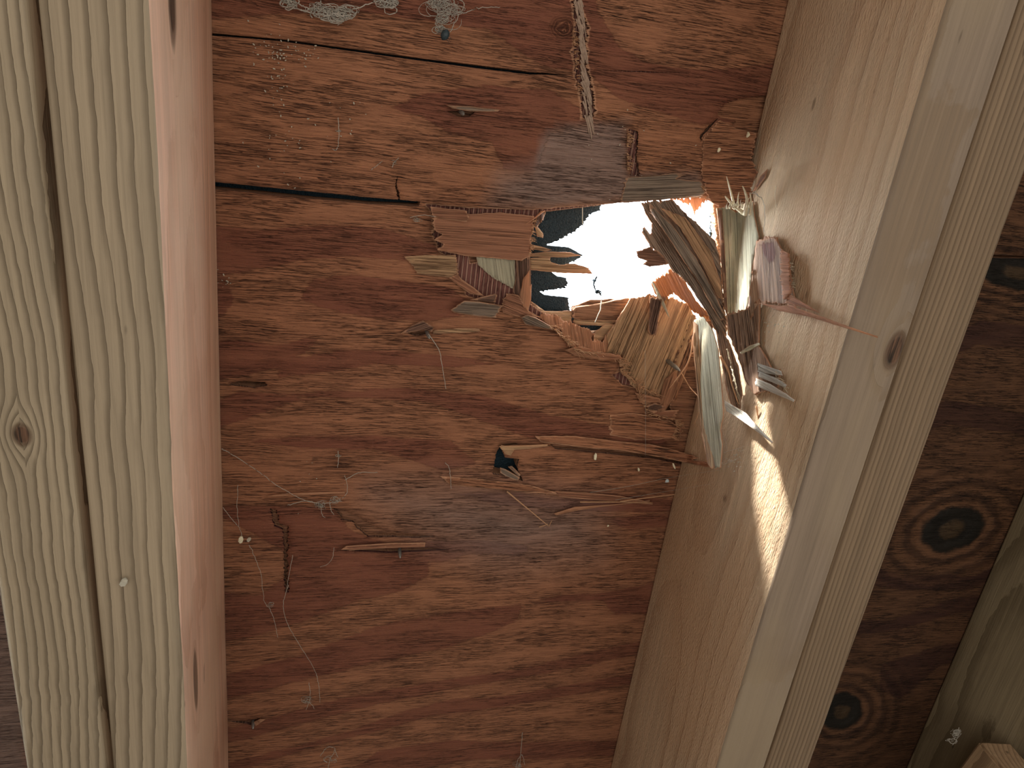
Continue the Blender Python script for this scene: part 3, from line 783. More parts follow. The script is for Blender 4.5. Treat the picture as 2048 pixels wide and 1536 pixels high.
# splinters of the inner ply running into the hole
piece('splinter', [(1060, 508, -2), (1092, 503, -3), (1140, 505, -5), (1162, 511, -6), (1130, 515, -5), (1095, 514, -3), (1060, 514, -2)], H, 'tan', 0.0022, 2, relief=0.0004)
piece('splinter', [(1058, 516, -3), (1100, 514, -4), (1102, 524, -4), (1120, 530, -5), (1150, 527, -6), (1178, 536, -7), (1186, 548, -7), (1120, 546, -5), (1060, 540, -3)], H, 'tan', 0.003, 3, relief=0.0005)
piece('splinter', [(1060, 488, -3), (1085, 494, -4), (1104, 500, -5), (1090, 503, -4), (1062, 498, -3)], H, 'tan', 0.0015, 1, step=4)
piece('splinter', [(1069, 449, -3), (1076, 454, -3), (1087, 468, -5), (1086, 476, -5), (1074, 473, -4)], (1, 0.8), 'tan', 0.0015, 1, step=4)
piece('splinter', [(1082, 422, 2), (1090, 421, 2), (1072, 436, 4), (1052, 448, 5), (1070, 434, 3)], (-1, 0.7), 'torn', 0.0012, 0.5, step=4)
piece('splinter', [(1078, 424, -1), (1092, 424, -2), (1086, 440, -2), (1074, 455, -3), (1068, 448, -1)], (0.1, 1), 'dark', 0.003, 3, step=4, freq=0.5)
# lower lip
piece('core_strip', [(1148, 612, -8), (1180, 600, -8), (1220, 598, -8), (1258, 600, -7), (1245, 625, -6), (1235, 640, -6), (1190, 644, -6), (1148, 640, -7), (1160, 628, -8)], H, 'core', 0.004, 3)
piece('core_strip', [(1062, 602, -5), (1090, 622, -6), (1144, 622, -7), (1142, 645, -5), (1115, 645, -4), (1080, 632, -3)], H, 'tan', 0.003, 2)
piece('core_strip', [(1150, 632, -6), (1160, 640, -5), (1240, 640, -5), (1215, 652, -4), (1160, 650, -5), (1146, 648, -6)], H, 'tan', 0.003, 2)
piece('core_strip', [(1190, 664, -4), (1212, 647, -4), (1236, 650, -4), (1222, 668, -3), (1200, 682, -2), (1184, 690, -2)], H, 'tan', 0.002, 2)
piece('torn_lip', [(1076, 634, 2), (1088, 626, 1), (1110, 628, 0), (1126, 640, 0), (1150, 648, 0), (1166, 655, 0), (1185, 664, 1), (1182, 678, 1), (1206, 684, 2), (1212, 668, 1), (1216, 690, 2), (1212, 706, 3), (1170, 704, 4), (1140, 694, 3), (1126, 676, 3), (1124, 662, 3), (1100, 652, 4)],
      (0.15, 1), 'torn', 0.0022, 5, step=4, freq=0.45, label='bright orange torn lip')
piece('veneer_flap', [(1040, 636, 4), (1052, 630, 7), (1072, 636, 9), (1100, 652, 9), (1104, 660, 7), (1080, 656, 5), (1052, 650, 3)], (1, 0.5), 'grey', 0.0018, 2, step=4, label='greyish curled veneer sliver')
piece('veneer_flap', [(1130, 700, 4), (1160, 692, 5), (1200, 704, 7), (1243, 712, 10), (1244, 718, 10), (1200, 720, 6), (1150, 712, 3)], (1, 0.12), 'torn', 0.0014, 5, step=4, freq=0.5)
# the big tan slab of inner ply hanging below the hole
piece('peeled_slab', [(1262, 597, 2), (1300, 590, 4), (1345, 596, 6), (1380, 612, 9), (1392, 640, 10), (1380, 680, 9), (1360, 730, 7), (1345, 770, 5), (1336, 800, 4), (1300, 800, 2), (1285, 790, 1), (1262, 770, 1), (1246, 742, 1), (1244, 712, 1), (1205, 704, 0), (1210, 672, 0), (1235, 640, 0)],
      (-0.42, 1), 'tan', 0.003, 4, relief=0.0013, label='large tan slab of peeled inner ply', rfreq=0.12)
piece('peeled_slab', [(1300, 594, 7), (1325, 600, 9), (1318, 640, 8), (1312, 672, 7), (1296, 668, 6), (1298, 630, 6)], (-0.25, 1), 'dark', 0.0015, 4, relief=0.0016, label='dark red torn fibres')
piece('peeled_slab', [(1366, 640, 6), (1385, 622, 8), (1392, 660, 8), (1380, 720, 6), (1352, 800, 5), (1330, 802, 4), (1340, 760, 5), (1352, 705, 6)], (-0.4, 1), 'core', 0.002, 4, relief=0.0018, label='reddish crumbled inner ply')
piece('core_strip', [(1340, 720, -1), (1400, 700, -1), (1412, 770, -1), (1402, 850, -1), (1372, 882, -1), (1345, 885, -1), (1340, 830, -1)], H, 'core', 0.002, 3)
piece('splinter', [(1318, 800, 5), (1330, 760, 6), (1350, 740, 8), (1358, 770, 8), (1345, 800, 7), (1330, 822, 5), (1316, 826, 4)], (-0.35, 1), 'torn', 0.002, 4, step=4)
piece('veneer_flap', [(1270, 785, 4), (1320, 797, 8), (1322, 806, 8), (1280, 806, 3)], (1, 0.15), 'torn', 0.0012, 3, step=4, freq=0.5)
piece('veneer_flap', [(1292, 812, 5), (1310, 806, 8), (1330, 812, 6), (1322, 822, 4), (1300, 824, 3)], (1, -0.3), 'dark', 0.0012, 2, step=4)
piece('veneer_flap', [(1300, 822, 3), (1356, 820, 5), (1350, 836, 3), (1312, 832, 2)], (1, -0.05), 'flap', 0.0012, 5, step=4, freq=0.5)
# lowest tongue that points at the rafter
piece('tongue', [(1070, 872, 0.6), (1150, 872, 1.5), (1250, 884, 3), (1300, 888, 4), (1350, 900, 6), (1395, 915, 12), (1385, 920, 13), (1440, 928, 20), (1440, 936, 21), (1410, 934, 17), (1350, 920, 9), (1250, 902, 5), (1160, 894, 3), (1080, 884, 1)],
      (1, 0.13), 'face', 0.0022, 3, over=True, label='long narrow tongue of face veneer')
piece('tongue', [(1270, 826, 1), (1340, 842, 3), (1356, 852, 4), (1350, 866, 4), (1350, 876, 4), (1310, 880, 3), (1270, 880, 1.5), (1220, 870, 0.6), (1220, 830, 0.6)], H, 'face', 0.002, 6, freq=0.4)

# upper right
piece('tongue', [(1252, 356, 0.6), (1262, 354, 1.0), (1300, 352, 2.5), (1350, 346, 3.5), (1372, 350, 4), (1352, 358, 4), (1400, 362, 6), (1412, 376, 7), (1406, 392, 7), (1340, 398, 4), (1285, 403, 2), (1240, 405, 0.6)],
      (1, -0.04), 'grey', 0.0022, 4, relief=0.0004, freq=0.35, label='grey brown tongue of veneer above the hole')
piece('veneer_flap', [(1406, 276, 0.6), (1440, 240, 1), (1470, 256, 2), (1510, 266, 6), (1508, 290, 7), (1504, 320, 9), (1512, 345, 11), (1502, 380, 13), (1506, 402, 14), (1470, 412, 9), (1436, 414, 6), (1414, 396, 4), (1408, 370, 2), (1404, 320, 0.6)],
      (1, 0.05), 'face', 0.0022, 5, over=True, gap=0.001, relief=0.0003, edge=0.5)
piece('splinter', [(1504, 385, 16), (1520, 352, 22), (1535, 338, 26), (1530, 356, 24), (1512, 380, 18)], (0.6, -1), 'dark', 0.0015, 1, step=4, over=True)
piece('veneer_flap', [(1340, 397, -3), (1406, 392, -2), (1416, 402, -2), (1400, 412, -3), (1390, 430, -4), (1380, 408, -4)], (0.15, 1), 'torn', 0.0018, 7, step=4, freq=0.5, label='glowing orange torn edge')

piece('core_strip', [(1425, 235, -2.45), (1450, 200, -2.45), (1485, 188, -2.45), (1545, 182, -2.45), (1570, 270, -2.45), (1480, 275, -2.45)], H, 'face', 0.0005, 0, relief=0)
# slab A, diagonal and grey brown, across the hole
piece('hanging_slab', [(1282, 405, 2), (1345, 399, 3), (1372, 428, 8), (1400, 452, 14), (1430, 482, 20), (1441, 520, 26), (1444, 560, 32), (1448, 610, 38), (1455, 650, 42), (1450, 690, 44), (1428, 655, 42), (1412, 622, 38), (1390, 590, 32),
                       (1372, 562, 28), (1345, 540, 22), (1325, 512, 16), (1300, 492, 12), (1284, 462, 9), (1288, 452, 8), (1302, 470, 8), (1305, 448, 7), (1292, 428, 4)],
      (0.62, 1), 'grey', 0.0035, 6, relief=0.002, rfreq=0.13, label='diagonal grey brown slab hanging across the hole', freq=0.3)
piece('splinter', [(1300, 407, 6), (1345, 450, 14), (1395, 520, 28), (1432, 590, 40), (1452, 640, 47), (1440, 640, 46), (1400, 570, 34), (1340, 480, 18), (1300, 425, 7)], (0.62, 1), 'grey', 0.002, 3, relief=0.001)
piece('splinter', [(1320, 415, 10), (1372, 436, 13), (1420, 500, 26), (1440, 560, 36), (1446, 600, 40), (1436, 596, 40), (1405, 530, 28), (1360, 455, 16)], (0.6, 1), 'tan', 0.0015, 3, relief=0.001)
piece('splinter', [(1272, 503, 8), (1300, 494, 12), (1325, 512, 16), (1340, 528, 18), (1300, 534, 12), (1284, 528, 8), (1294, 522, 9), (1276, 516, 8)], (1, 0.1), 'dark', 0.0018, 4, step=4, freq=0.5)
# notched piece E, backlit
piece('notched_flap', [(1302, 566, 4), (1344, 536, 12), (1368, 560, 18), (1392, 600, 24), (1420, 632, 28), (1406, 636, 24), (1394, 628, 20), (1382, 622, 18), (1374, 606, 16), (1362, 600, 14), (1350, 588, 10), (1326, 608, 5), (1310, 588, 4)],
      (0.5, 1), 'glow', 0.0008, 8, step=4, freq=0.55, relief=0.0006, label='notched flap backlit orange along its edge')
piece('splinter', [(1303, 563, 6), (1306, 562, 6), (1330, 608, 10), (1340, 636, 13), (1336, 632, 12), (1318, 600, 8)], (0.45, 1), 'pale', 0.0012, 1, step=4)
# slab B, upright and pale
piece('hanging_slab', [(1434, 418, 7), (1458, 412, 8), (1470, 424, 9), (1492, 420, 11), (1506, 404, 12), (1508, 430, 13), (1518, 474, 16), (1510, 500, 18), (1504, 540, 22), (1502, 575, 24), (1496, 610, 26), (1488, 634, 27), (1470, 640, 27), (1456, 636, 26), (1448, 590, 22), (1444, 540, 18), (1442, 480, 13)],
      (0.03, 1), 'pale', 0.0035, 4, over=True, gap=0.004, relief=0.0022, rfreq=0.2, freq=0.4, label='upright pale slab catching the light')
piece('splinter', [(1434, 416, 10), (1444, 420, 12), (1450, 500, 22), (1454, 600, 40), (1456, 640, 46), (1448, 610, 40), (1442, 520, 26)], (0.05, 1), 'dark', 0.002, 1, over=True, gap=0.001)
piece('hanging_slab', [(1452, 628, 50), (1490, 620, 52), (1520, 598, 54), (1519, 640, 56), (1517, 690, 58), (1534, 716, 60), (1545, 745, 62), (1560, 738, 62), (1556, 775, 66), (1530, 782, 66), (1508, 788, 64), (1490, 760, 60), (1476, 712, 56), (1458, 670, 52)],
      (0.12, 1), 'brown', 0.0035, 5, over=True, gap=0.005, relief=0.0026, rfreq=0.14, label='shredded dark brown lower slab')
piece('hanging_slab', [(1512, 482, 36), (1530, 476, 38), (1552, 474, 42), (1562, 500, 46), (1577, 508, 50), (1580, 545, 54), (1586, 580, 58), (1590, 610, 60), (1555, 608, 58), (1523, 605, 56), (1520, 598, 54), (1500, 640, 54), (1494, 620, 50), (1503, 560, 44), (1508, 520, 38)],
      (0.08, 1), 'rose', 0.0035, 5, over=True, gap=0.006, relief=0.0018, freq=0.5, sdf=[[(1518, 486), (1548, 484), (1554, 508), (1540, 530), (1528, 508)]], label='reddish tan slab turned against the rafter')
# the bright strip D
piece('hanging_strip', [(1388, 640, 40), (1407, 634, 46), (1424, 658, 62), (1436, 700, 80), (1442, 760, 98), (1446, 830, 116), (1440, 860, 120), (1444, 890, 128), (1440, 935, 137), (1428, 938, 132), (1416, 926, 122), (1404, 870, 102), (1398, 800, 82), (1392, 740, 66), (1388, 690, 52)],
      (0.09, 1), 'pale', 0.003, 3, over=True, gap=0.004, relief=0.0005, rfreq=0.22, label='long bright strip of sunlit ply')
piece('hanging_strip', [(1430, 650, 38), (1444, 660, 44), (1462, 690, 50), (1476, 730, 56), (1484, 790, 62), (1478, 840, 66), (1466, 820, 64), (1452, 780, 58), (1444, 730, 50), (1436, 690, 44)],
      (0.2, 1), 'brown', 0.0025, 4, over=True, gap=0.003, relief=0.0018, label='brown shredded strip')
piece('splinter', [(1386, 642, 46), (1396, 650, 50), (1400, 700, 62), (1410, 780, 80), (1420, 860, 104), (1430, 938, 134), (1420, 936, 132), (1414, 926, 126), (1402, 860, 102), (1394, 780, 80), (1386, 690, 58)],
      (0.1, 1), 'tan', 0.002, 3, over=True, gap=0.006, relief=0.0005, freq=0.5)
piece('splinter', [(1424, 850, 50), (1442, 846, 54), (1442, 925, 60), (1432, 938, 60), (1424, 936, 58)], (0.02, 1), 'dark', 0.002, 2, over=True, gap=0.002)

# splayed spikes
spk = [
    [(1515, 726, 64), (1545, 736, 70), (1562, 742, 92), (1566, 751, 96), (1540, 748, 78), (1516, 744, 66)],
    [(1518, 742, 66), (1555, 757, 74), (1574, 770, 104), (1572, 776, 104), (1545, 765, 73), (1518, 754, 67)],
    [(1512, 756, 66), (1540, 768, 73), (1570, 786, 81), (1590, 800, 118), (1588, 804, 118), (1555, 790, 79), (1530, 780, 72), (1510, 770, 67)]]
for s in spk: piece('splinter', s, (1, 0.5), 'spike', 0.0018, 2, step=4, over=True, gap=0.008)
piece('splinter', [(1448, 800, 62), (1468, 812, 66), (1492, 826, 72), (1502, 838, 88), (1520, 858, 100), (1546, 884, 118), (1543, 886, 118), (1515, 864, 98), (1490, 846, 84), (1470, 832, 70), (1452, 822, 64)], (1, 0.85), 'spike', 0.002, 2, step=4, over=True, gap=0.008)
piece('splinter', [(1518, 606, 60), (1560, 612, 68), (1590, 608, 76), (1592, 616, 78), (1640, 632, 96), (1700, 654, 122), (1757, 673, 147), (1756, 676, 147), (1690, 656, 118), (1620, 634, 90), (1560, 622, 70)], (1, 0.33), 'torn', 0.002, 2, step=5, over=True, gap=0.012, label='long splinter reaching across the rafter')
piece('splinter', [(1480, 704, 66), (1498, 692, 70), (1519, 685, 74), (1520, 690, 74), (1502, 700, 70), (1482, 709, 66)], (1, -0.45), 'pale', 0.0014, 1, step=4, over=True, gap=0.014)
piece('splinter', [(1578, 560, 62), (1582, 590, 64), (1640, 626, 80), (1596, 612, 70), (1570, 606, 62)], (1, 0.4), 'torn', 0.0015, 2, step=4, over=True, gap=0.01)
# red edge teeth on slab C
piece('splinter', [(1562, 500, 50), (1578, 506, 54), (1579, 550, 58), (1582, 585, 60), (1566, 600, 60), (1560, 550, 54)], (1, 0.02), 'torn', 0.002, 5, step=4, over=True, gap=0.011, freq=0.5)

# tines on top of slab B and fine loose fibres: curved tapering spikes
def spikes(name, paths, mat, label=None, parent='ply', kind=None, sides=5):
    me = tube_mesh(paths, sides)
    o = link(name, me, [M[mat]], PLY if parent == 'ply' else parent)
    if label: o['label'] = label
    if kind: o['kind'] = kind
    return o
for pts, r in (([(1486, 425, 24), (1464, 408, 26), (1450, 392, 28)], 0.0016), ([(1470, 418, 24), (1462, 385, 28), (1453, 353, 32)], 0.0011),
               ([(1490, 430, 26), (1494, 398, 30), (1485, 372, 34)], 0.0016), ([(1478, 420, 24), (1476, 400, 26), (1478, 384, 28)], 0.0008),
               ([(1500, 430, 28), (1502, 405, 30), (1500, 385, 32)], 0.0011)):
    spikes('splinter', [strand(pts, r)], 'pfibre')
spikes('splinter', [strand([(1386, 672, 34), (1378, 720, 38), (1352, 760, 36), (1336, 780, 30)], 0.0006, 0.0003)], 'fibre')
spikes('splinter', [strand([(1362, 744, 30), (1380, 775, 36), (1398, 796, 48), (1399, 820, 50), (1388, 849, 48)], 0.0004, 0.0002)], 'fibre')
spikes('splinter', [strand([(1440, 712, 52), (1456, 740, 56), (1464, 770, 60), (1474, 800, 64), (1478, 808, 66)], 0.0009, 0.0003)], 'fibre')
spikes('splinter', [strand([(1554, 788, 76), (1562, 800, 80), (1571, 811, 84)], 0.0006, 0.0003)], 'pfibre')
spikes('splinter', [strand([(1512, 812, 80), (1517, 840, 82), (1518, 858, 82)], 0.0005, 0.0003)], 'fibre')
spikes('splinter', [strand([(1095, 890, 6), (1020, 893, 3), (1002, 891, 2)], 0.0008, 0.0005)], 'fibre')

# fine fibres along the torn edges
def fringe(edges, gdir, length, n, mat, hbase, r=0.00036, spread=0.3):
    paths = []
    for _ in range(n):
        i = random.randrange(len(edges) - 1)
        a, b = edges[i], edges[i + 1]; t = random.random()
        x, y = a[0] + (b[0] - a[0]) * t, a[1] + (b[1] - a[1]) * t
        an = math.atan2(gdir[1], gdir[0]) + random.gauss(0, spread)
        L = length * random.uniform(0.35, 1.2); hh = hbase + random.uniform(0, 4)
        if hbase > 25: hh = max(hh, front(x + L * math.cos(an), y + L * math.sin(an)) * 1000 + 4)
        h0 = hbase if hbase <= 25 else max(hbase, front(x, y) * 1000 + 3)
        paths.append(strand([(x - 3 * math.cos(an), y - 3 * math.sin(an), h0 + 1), (x + L * 0.5 * math.cos(an), y + L * 0.5 * math.sin(an), hh),
                             (x + L * math.cos(an + 0.2), y + L * math.sin(an + 0.2), hh + 2)], r * random.uniform(0.7, 1.6), r * 0.3, n=4))
    return paths
fp = []
fp += fringe([(1240, 714), (1244, 745), (1280, 775), (1320, 795)], (1, 0.05), 20, 80, 'fibre', 2)
fp += fringe([(1352, 840), (1356, 852), (1346, 876)], (1, 0.1), 14, 36, 'fibre', 3)
fp += fringe([(1100, 652), (1128, 676), (1150, 700)], (1, 0.15), 22, 40, 'fibre', 3)
fp += fringe([(1284, 800), (1300, 830), (1345, 838)], (1, 0.05), 16, 30, 'fibre', 2)
fp += fringe([(1068, 440), (1066, 480), (1060, 512)], (1, 0.2), 7, 30, 'fibre', 2)
fp += fringe([(1150, 702), (1200, 708), (1243, 714)], (1, 0.08), 22, 30, 'fibre', 4)
fp += fringe([(1258, 262), (1256, 300), (1258, 345)], (1, 0.1), 12, 34, 'fibre', 0.4)
fp += fringe([(1275, 770), (1280, 790), (1284, 800)], (0.1, -1), 16, 26, 'fibre', 3)
fp += fringe([(1148, 60), (1152, 110), (1160, 190)], (1, 0.1), 9, 44, 'fibre', 0.2)
fp += fringe([(1400, 366), (1410, 384)], (1, 0.1), 8, 12, 'fibre', 5)
spikes('torn_fibres', fp, 'fibre', kind='stuff', sides=4)
fp = []
fp += fringe([(1452, 415), (1500, 412)], (0.05, -1), 18, 22, 'pfibre', 30)
fp += fringe([(1545, 740), (1570, 780)], (1, 0.5), 14, 22, 'pfibre', 74)
fp += fringe([(1425, 925), (1442, 915)], (0.1, 1), 10, 12, 'pfibre', 60)
fp += fringe([(1580, 520), (1584, 600)], (1, 0.05), 8, 26, 'pfibre', 64)
fp += fringe([(1455, 700), (1478, 800)], (0.4, 1), 14, 22, 'pfibre', 60)
spikes('torn_fibres', fp, 'pfibre', kind='stuff', sides=4)

# teeth of crushed inner ply in the upright split
fp = []
for i in range(70):
    y = random.uniform(-20, 236); t = (y + 20) / 256
    x = 1150 + 22 * t + random.uniform(-2, 10)
    L = random.uniform(20, 50)
    fp.append(strand([(x - 2, y, 0.3), (x + 4, y + L * 0.5, -0.2), (x + 7, y + L, 0.6)], 0.0009 * random.uniform(0.5, 1.2), 0.0003, n=4))
spikes('crushed_fibres', fp, 'gfibre', kind='stuff', sides=4)

# small lifted chips over nail points on the face veneer
piece('raised_sliver', [(893, 210, 2.5), (940, 213, 4), (1000, 219, 2), (996, 223, 1), (940, 223, 3), (905, 217, 3)], H, 'grey', 0.0012, 1, step=4, label='grey sliver')
piece('raised_sliver', [(800, 668, 0.6), (825, 650, 2), (846, 641, 5), (852, 645, 6), (868, 655, 6), (864, 664, 5), (848, 660, 5), (838, 662, 4)], (1, -0.3), 'dark', 0.001, 1, step=4)
piece('raised_sliver', [(868, 660, 3), (920, 656, 2), (960, 657, 1), (958, 664, 1), (910, 666, 2), (866, 668, 3)], H, 'tan', 0.001, 2, step=4)
piece('raised_sliver', [(681, 1100, 4), (692, 1092, 4), (780, 1086, 3), (850, 1085, 1), (850, 1094, 2), (780, 1096, 4), (700, 1101, 5)], (1, -0.05), 'flap', 0.0012, 1, step=4)
piece('raised_sliver', [(533, 992, 3), (580, 986, 2), (690, 983, 0.8), (690, 987, 0.8), (600, 991, 2), (545, 994, 3)], (1, -0.05), 'torn', 0.001, 1, step=4)
piece('raised_sliver', [(504, 1446, 1), (520, 1438, 4), (532, 1438, 1), (512, 1452, 2)], (1, -0.4), 'flap', 0.001, 1, step=4)
piece('raised_sliver', [(1100, 982, 2), (1170, 985, 3), (1240, 992, 3), (1305, 1005, 3), (1305, 1009, 3), (1220, 1003, 3), (1140, 996, 2), (1090, 990, 1)], (1, 0.07), 'flap', 0.001, 1, step=4)
piece('raised_sliver', [(1108, 1027, 3), (1150, 1014, 3), (1240, 1008, 3), (1300, 1000, 3), (1300, 1003, 3), (1200, 1014, 3), (1150, 1022, 3), (1112, 1031, 3)], (1, -0.15), 'torn', 0.001, 0.6, step=4)
piece('raised_sliver', [(880, 952, 0.8), (960, 958, 1.5), (1050, 968, 3), (1110, 984, 4), (1118, 990, 4), (1060, 985, 3), (980, 978, 1.5), (900, 970, 0.8)], (1, 0.08), 'face', 0.0014, 2, step=5)
piece('raised_sliver', [(998, 892, 2), (1040, 890, 3), (1100, 892, 1), (1060, 898, 2), (1028, 900, 3), (1022, 912, 2), (1010, 908, 2)], (1, 0.02), 'tan', 0.001, 1, step=4)
piece('splinter', [(1000, 935, -2), (1010, 938, -1), (1040, 955, 1), (1036, 962, 1), (1015, 955, 0), (1000, 945, -2)], (1, 0.5), 'grey', 0.001, 1, step=3)
piece('splinter', [(1016, 934, -2), (1024, 932, -1), (1042, 950, 0), (1038, 954, 0)], (1, 0.7), 'grey', 0.001, 1, step=3)

# ------------------------------------------------------------------ nail points
def nail(x, y, h, direction, length, r, label, flat=False):
    root = P(x, y, h / 1000); d = Vector(direction).normalized()
    pth = [(root - d * 0.006, r), (root + d * length * 0.55, r), (root + d * length * 0.8, r * 0.75), (root + d * length, r * 0.12)]
    me = tube_mesh(pth and [pth], 8)
    o = link('nail', me, [M['nail']], None, origin=tuple(root))
    return tag(o, label, 'nail', None)
nail(1336, 722, 6, P(1358, 740, 0.020) - P(1336, 722, 0.006), 0.016, 0.0016, 'grey nail with a sharp point sticking out of the large tan slab')
nail(922, 224, 0, (0.1, 0.15, -1), 0.007, 0.0014, 'short nail tip poking out below the grey sliver near the top')
nail(853, 662, 1, (0.15, 0.3, -1), 0.009, 0.0013, 'nail tip under the small lifted flap with a thread hanging from it')
nail(799, 1098, 0, (0, 0.25, -1), 0.009, 0.0013, 'nail tip below the flat red sliver in the lower left of the bay')
nail(506, 1443, 0, (0.1, 0.1, -1), 0.007, 0.0013, 'lowest nail tip, close to the left rafter near the bottom edge')

# ------------------------------------------------------------------ loose wood slivers, chips and dust held by webs
def sliver(name, pts, r, mat, label, cat, group=None, r1=None):
    pth = strand(pts, r, r1 if r1 is not None else r * 0.5)
    c = pth[len(pth) // 2][0]
    me = tube_mesh([pth], 4)
    o = link(name, me, [M[mat]], None, origin=tuple(c))
    return tag(o, label, cat, group)
sliver('wood_sliver', [(1014, 983, 4), (1055, 1017, 7), (1097, 1052, 8)], 0.00075, 'fibre', 'straight thin wood sliver slanting down below the small square hole', 'wood sliver')
sliver('wood_sliver', [(1078, 1054, 8), (1088, 1051, 8), (1096, 1048, 8)], 0.0004, 'fibre', 'tiny crossed sliver at the lower end of the slanting one', 'wood sliver')
sliver('wood_sliver', [(1098, 1053, 8), (1101, 1046, 9), (1104, 1041, 9)], 0.0004, 'fibre', 'tiny upright sliver at the lower end of the slanting one', 'wood sliver')
sliver('wood_sliver', [(1160, 1004, 5), (1240, 1004, 5), (1304, 1005, 4)], 0.0006, 'fibre', 'level wood sliver crossing a slanted one beside the right rafter', 'wood sliver')
sliver('wood_sliver', [(1240, 1003, 6), (1290, 996, 8), (1350, 989, 16)], 0.0006, 'fibre', 'thin sliver rising toward the right rafter below the long tongue', 'wood sliver')
sliver('wood_sliver', [(1552, 372, 70), (1550, 395, 70), (1555, 428, 70)], 0.0003, 'pfibre', 'hair thin pale sliver hanging before the right rafter above the slabs', 'wood sliver')
sliver('wood_sliver', [(1592, 872, 100), (1598, 890, 100), (1602, 908, 100)], 0.0006, 'pfibre', 'small curved sliver on the sunlit patch of the rafter', 'wood sliver')

def chip(x, y, h, sx, sy, rot, mat, label, cat='wood chip', name='wood_chip', th=0.0006):
    c = P(x, y, h / 1000)
    bm = bmesh.new()
    n = 7
    vs = []
    for i in range(n):
        a = 2 * math.pi * i / n
        q = 0.75 + 0.35 * random.random()
        vs.append(bm.verts.new((math.cos(a) * sx * q, math.sin(a) * sy * q, random.uniform(-1, 1) * th)))
    f = bm.faces.new(vs)
    ex = bmesh.ops.extrude_face_region(bm, geom=[f])
    for v in [g for g in ex['geom'] if isinstance(g, bmesh.types.BMVert)]: v.co.z += th * 1.5; v.co.x *= 0.9
    bmesh.ops.recalc_face_normals(bm, faces=bm.faces[:])
    me = bpy.data.meshes.new(name); bm.to_mesh(me); bm.free()
    o = link(name, me, [M[mat]])
    o.location = c
    o.rotation_euler = (random.uniform(-.3, .3), random.uniform(-.3, .3), rot)
    return tag(o, label, cat)
chip(482, 1080, 9, 0.0018, 0.0036, 0.1, 'chip', 'cream rectangular wood chip caught in the web at lower left')
chip(1191, 914, 3, 0.0013, 0.0030, 0.0, 'chip', 'pale oval wood chip on the plywood right of the small square hole')
chip(1278, 940, 4, 0.0008, 0.0022, -0.4, 'chip', 'small slanted wood chip right of the oval one under the long tongue')
chip(1348, 932, 10, 0.0008, 0.0028, -0.5, 'chip', 'narrow wood chip at the edge of the right rafter under the tongue')
chip(1438, 300, 5, 0.0012, 0.0018, 0.3, 'chip', 'small beige chip on the plywood high at the right, with a thread')
chip(1497, 270, 8, 0.0010, 0.0020, 0.1, 'chip', 'small beige chip by the dark recess next to the right rafter')
chip(1334, 962, 6, 0.0016, 0.0018, 0.4, 'wchip', 'bluish white speck of fluff hanging near the right rafter edge', 'fluff', 'fluff')
chip(1383, 1086, 40, 0.0013, 0.0013, 0.2, 'wchip', 'bluish white speck of fluff on the side of the pale rafter', 'fluff', 'fluff')
chip(1216, 1052, 4, 0.0006, 0.0010, 0.6, 'chip', 'tiny chip on the lower plywood below the crossed slivers')
chip(498, 1079, 9, 0.0014, 0.0020, 0.6, 'dust', 'grey dust clump beside the cream rectangular wood chip', 'dust clump', 'dust_clump')
chip(1435, 1198, 60, 0.0010, 0.0022, 0.2, 'bug', 'tiny dark insect on the side of the pale rafter', 'insect', 'insect')
chip(248, 1165, 143, 0.0020, 0.0026, 0.4, 'dust', 'grey lint tuft on the striped bottom face of the left rafter', 'dust clump', 'dust_clump')
chip(389, 820, 60, 0.0012, 0.0030, -0.2, 'dust', 'grey smudge of lint on the pinkish side of the left rafter', 'dust clump', 'dust_clump')

# ------------------------------------------------------------------ cobwebs
def web(paths_px, label, r=0.00018, jit=0.0006, group=None, clumps=(), mat='web', seg=10):
    paths = []
    for i, pts in enumerate(paths_px):
        if len(pts) < 2: continue
        paths.append(strand(pts, r, r * 0.7, n=seg * (len(pts) - 1) // 1, jit=jit, seed=random.random() * 50))
    for (x, y, h, rad, n) in clumps:      # tangled wads
        for _ in range(n):
            a = random.uniform(0, 6.28); da = random.choice((-1, 1)) * random.uniform(0.5, 1.3)
            ra = rad * random.uniform(0.15, 1.1); ox, oy = random.gauss(0, rad * .5), random.gauss(0, rad * .35)
            p = []
            for q in range(random.randint(4, 9)):
                p.append((x + ox + ra * math.cos(a) * 1.2, y + oy + ra * 0.75 * math.sin(a), h + random.uniform(-1.5, 1.5)))
                a += da * random.uniform(0.5, 1.3); ra *= random.uniform(0.75, 1.2)
            paths.append(strand(p, r * random.uniform(0.4, 1.1), r * 0.4, n=4 * len(p), jit=jit * 0.3, seed=random.random() * 50))
    me = tube_mesh(paths, 4)
    c = paths[0][0][0]
    o = link('cobweb', me, [M[mat]], None, origin=tuple(c))
    return tag(o, label, 'cobweb', group)
web([[(572, -20, 8), (578, 8, 8), (600, 20, 7), (640, 22, 8), (680, 30, 9)], [(700, 22, 8), (730, 10, 8), (760, 2, 8), (795, 8, 8)], [(640, 0, 7), (645, 18, 8), (660, 32, 9)], [(585, 0, 7), (610, 14, 8), (650, 20, 8)], [(750, -8, 8), (775, 6, 9), (790, 2, 8)],
     [(600, 20, 7), (650, 30, 8), (700, 30, 9), (715, 24, 8)]],
    'thick dusty cobweb draped along the top edge, left of centre', 0.0004, 0.0008, None,
    clumps=((578, 6, 8, 11, 30), (668, 28, 8, 16, 34), (650, 24, 8, 16, 30), (690, 26, 8, 16, 30), (630, 14, 8, 12, 12), (765, 4, 8, 13, 20), (782, 6, 8, 10, 16)))
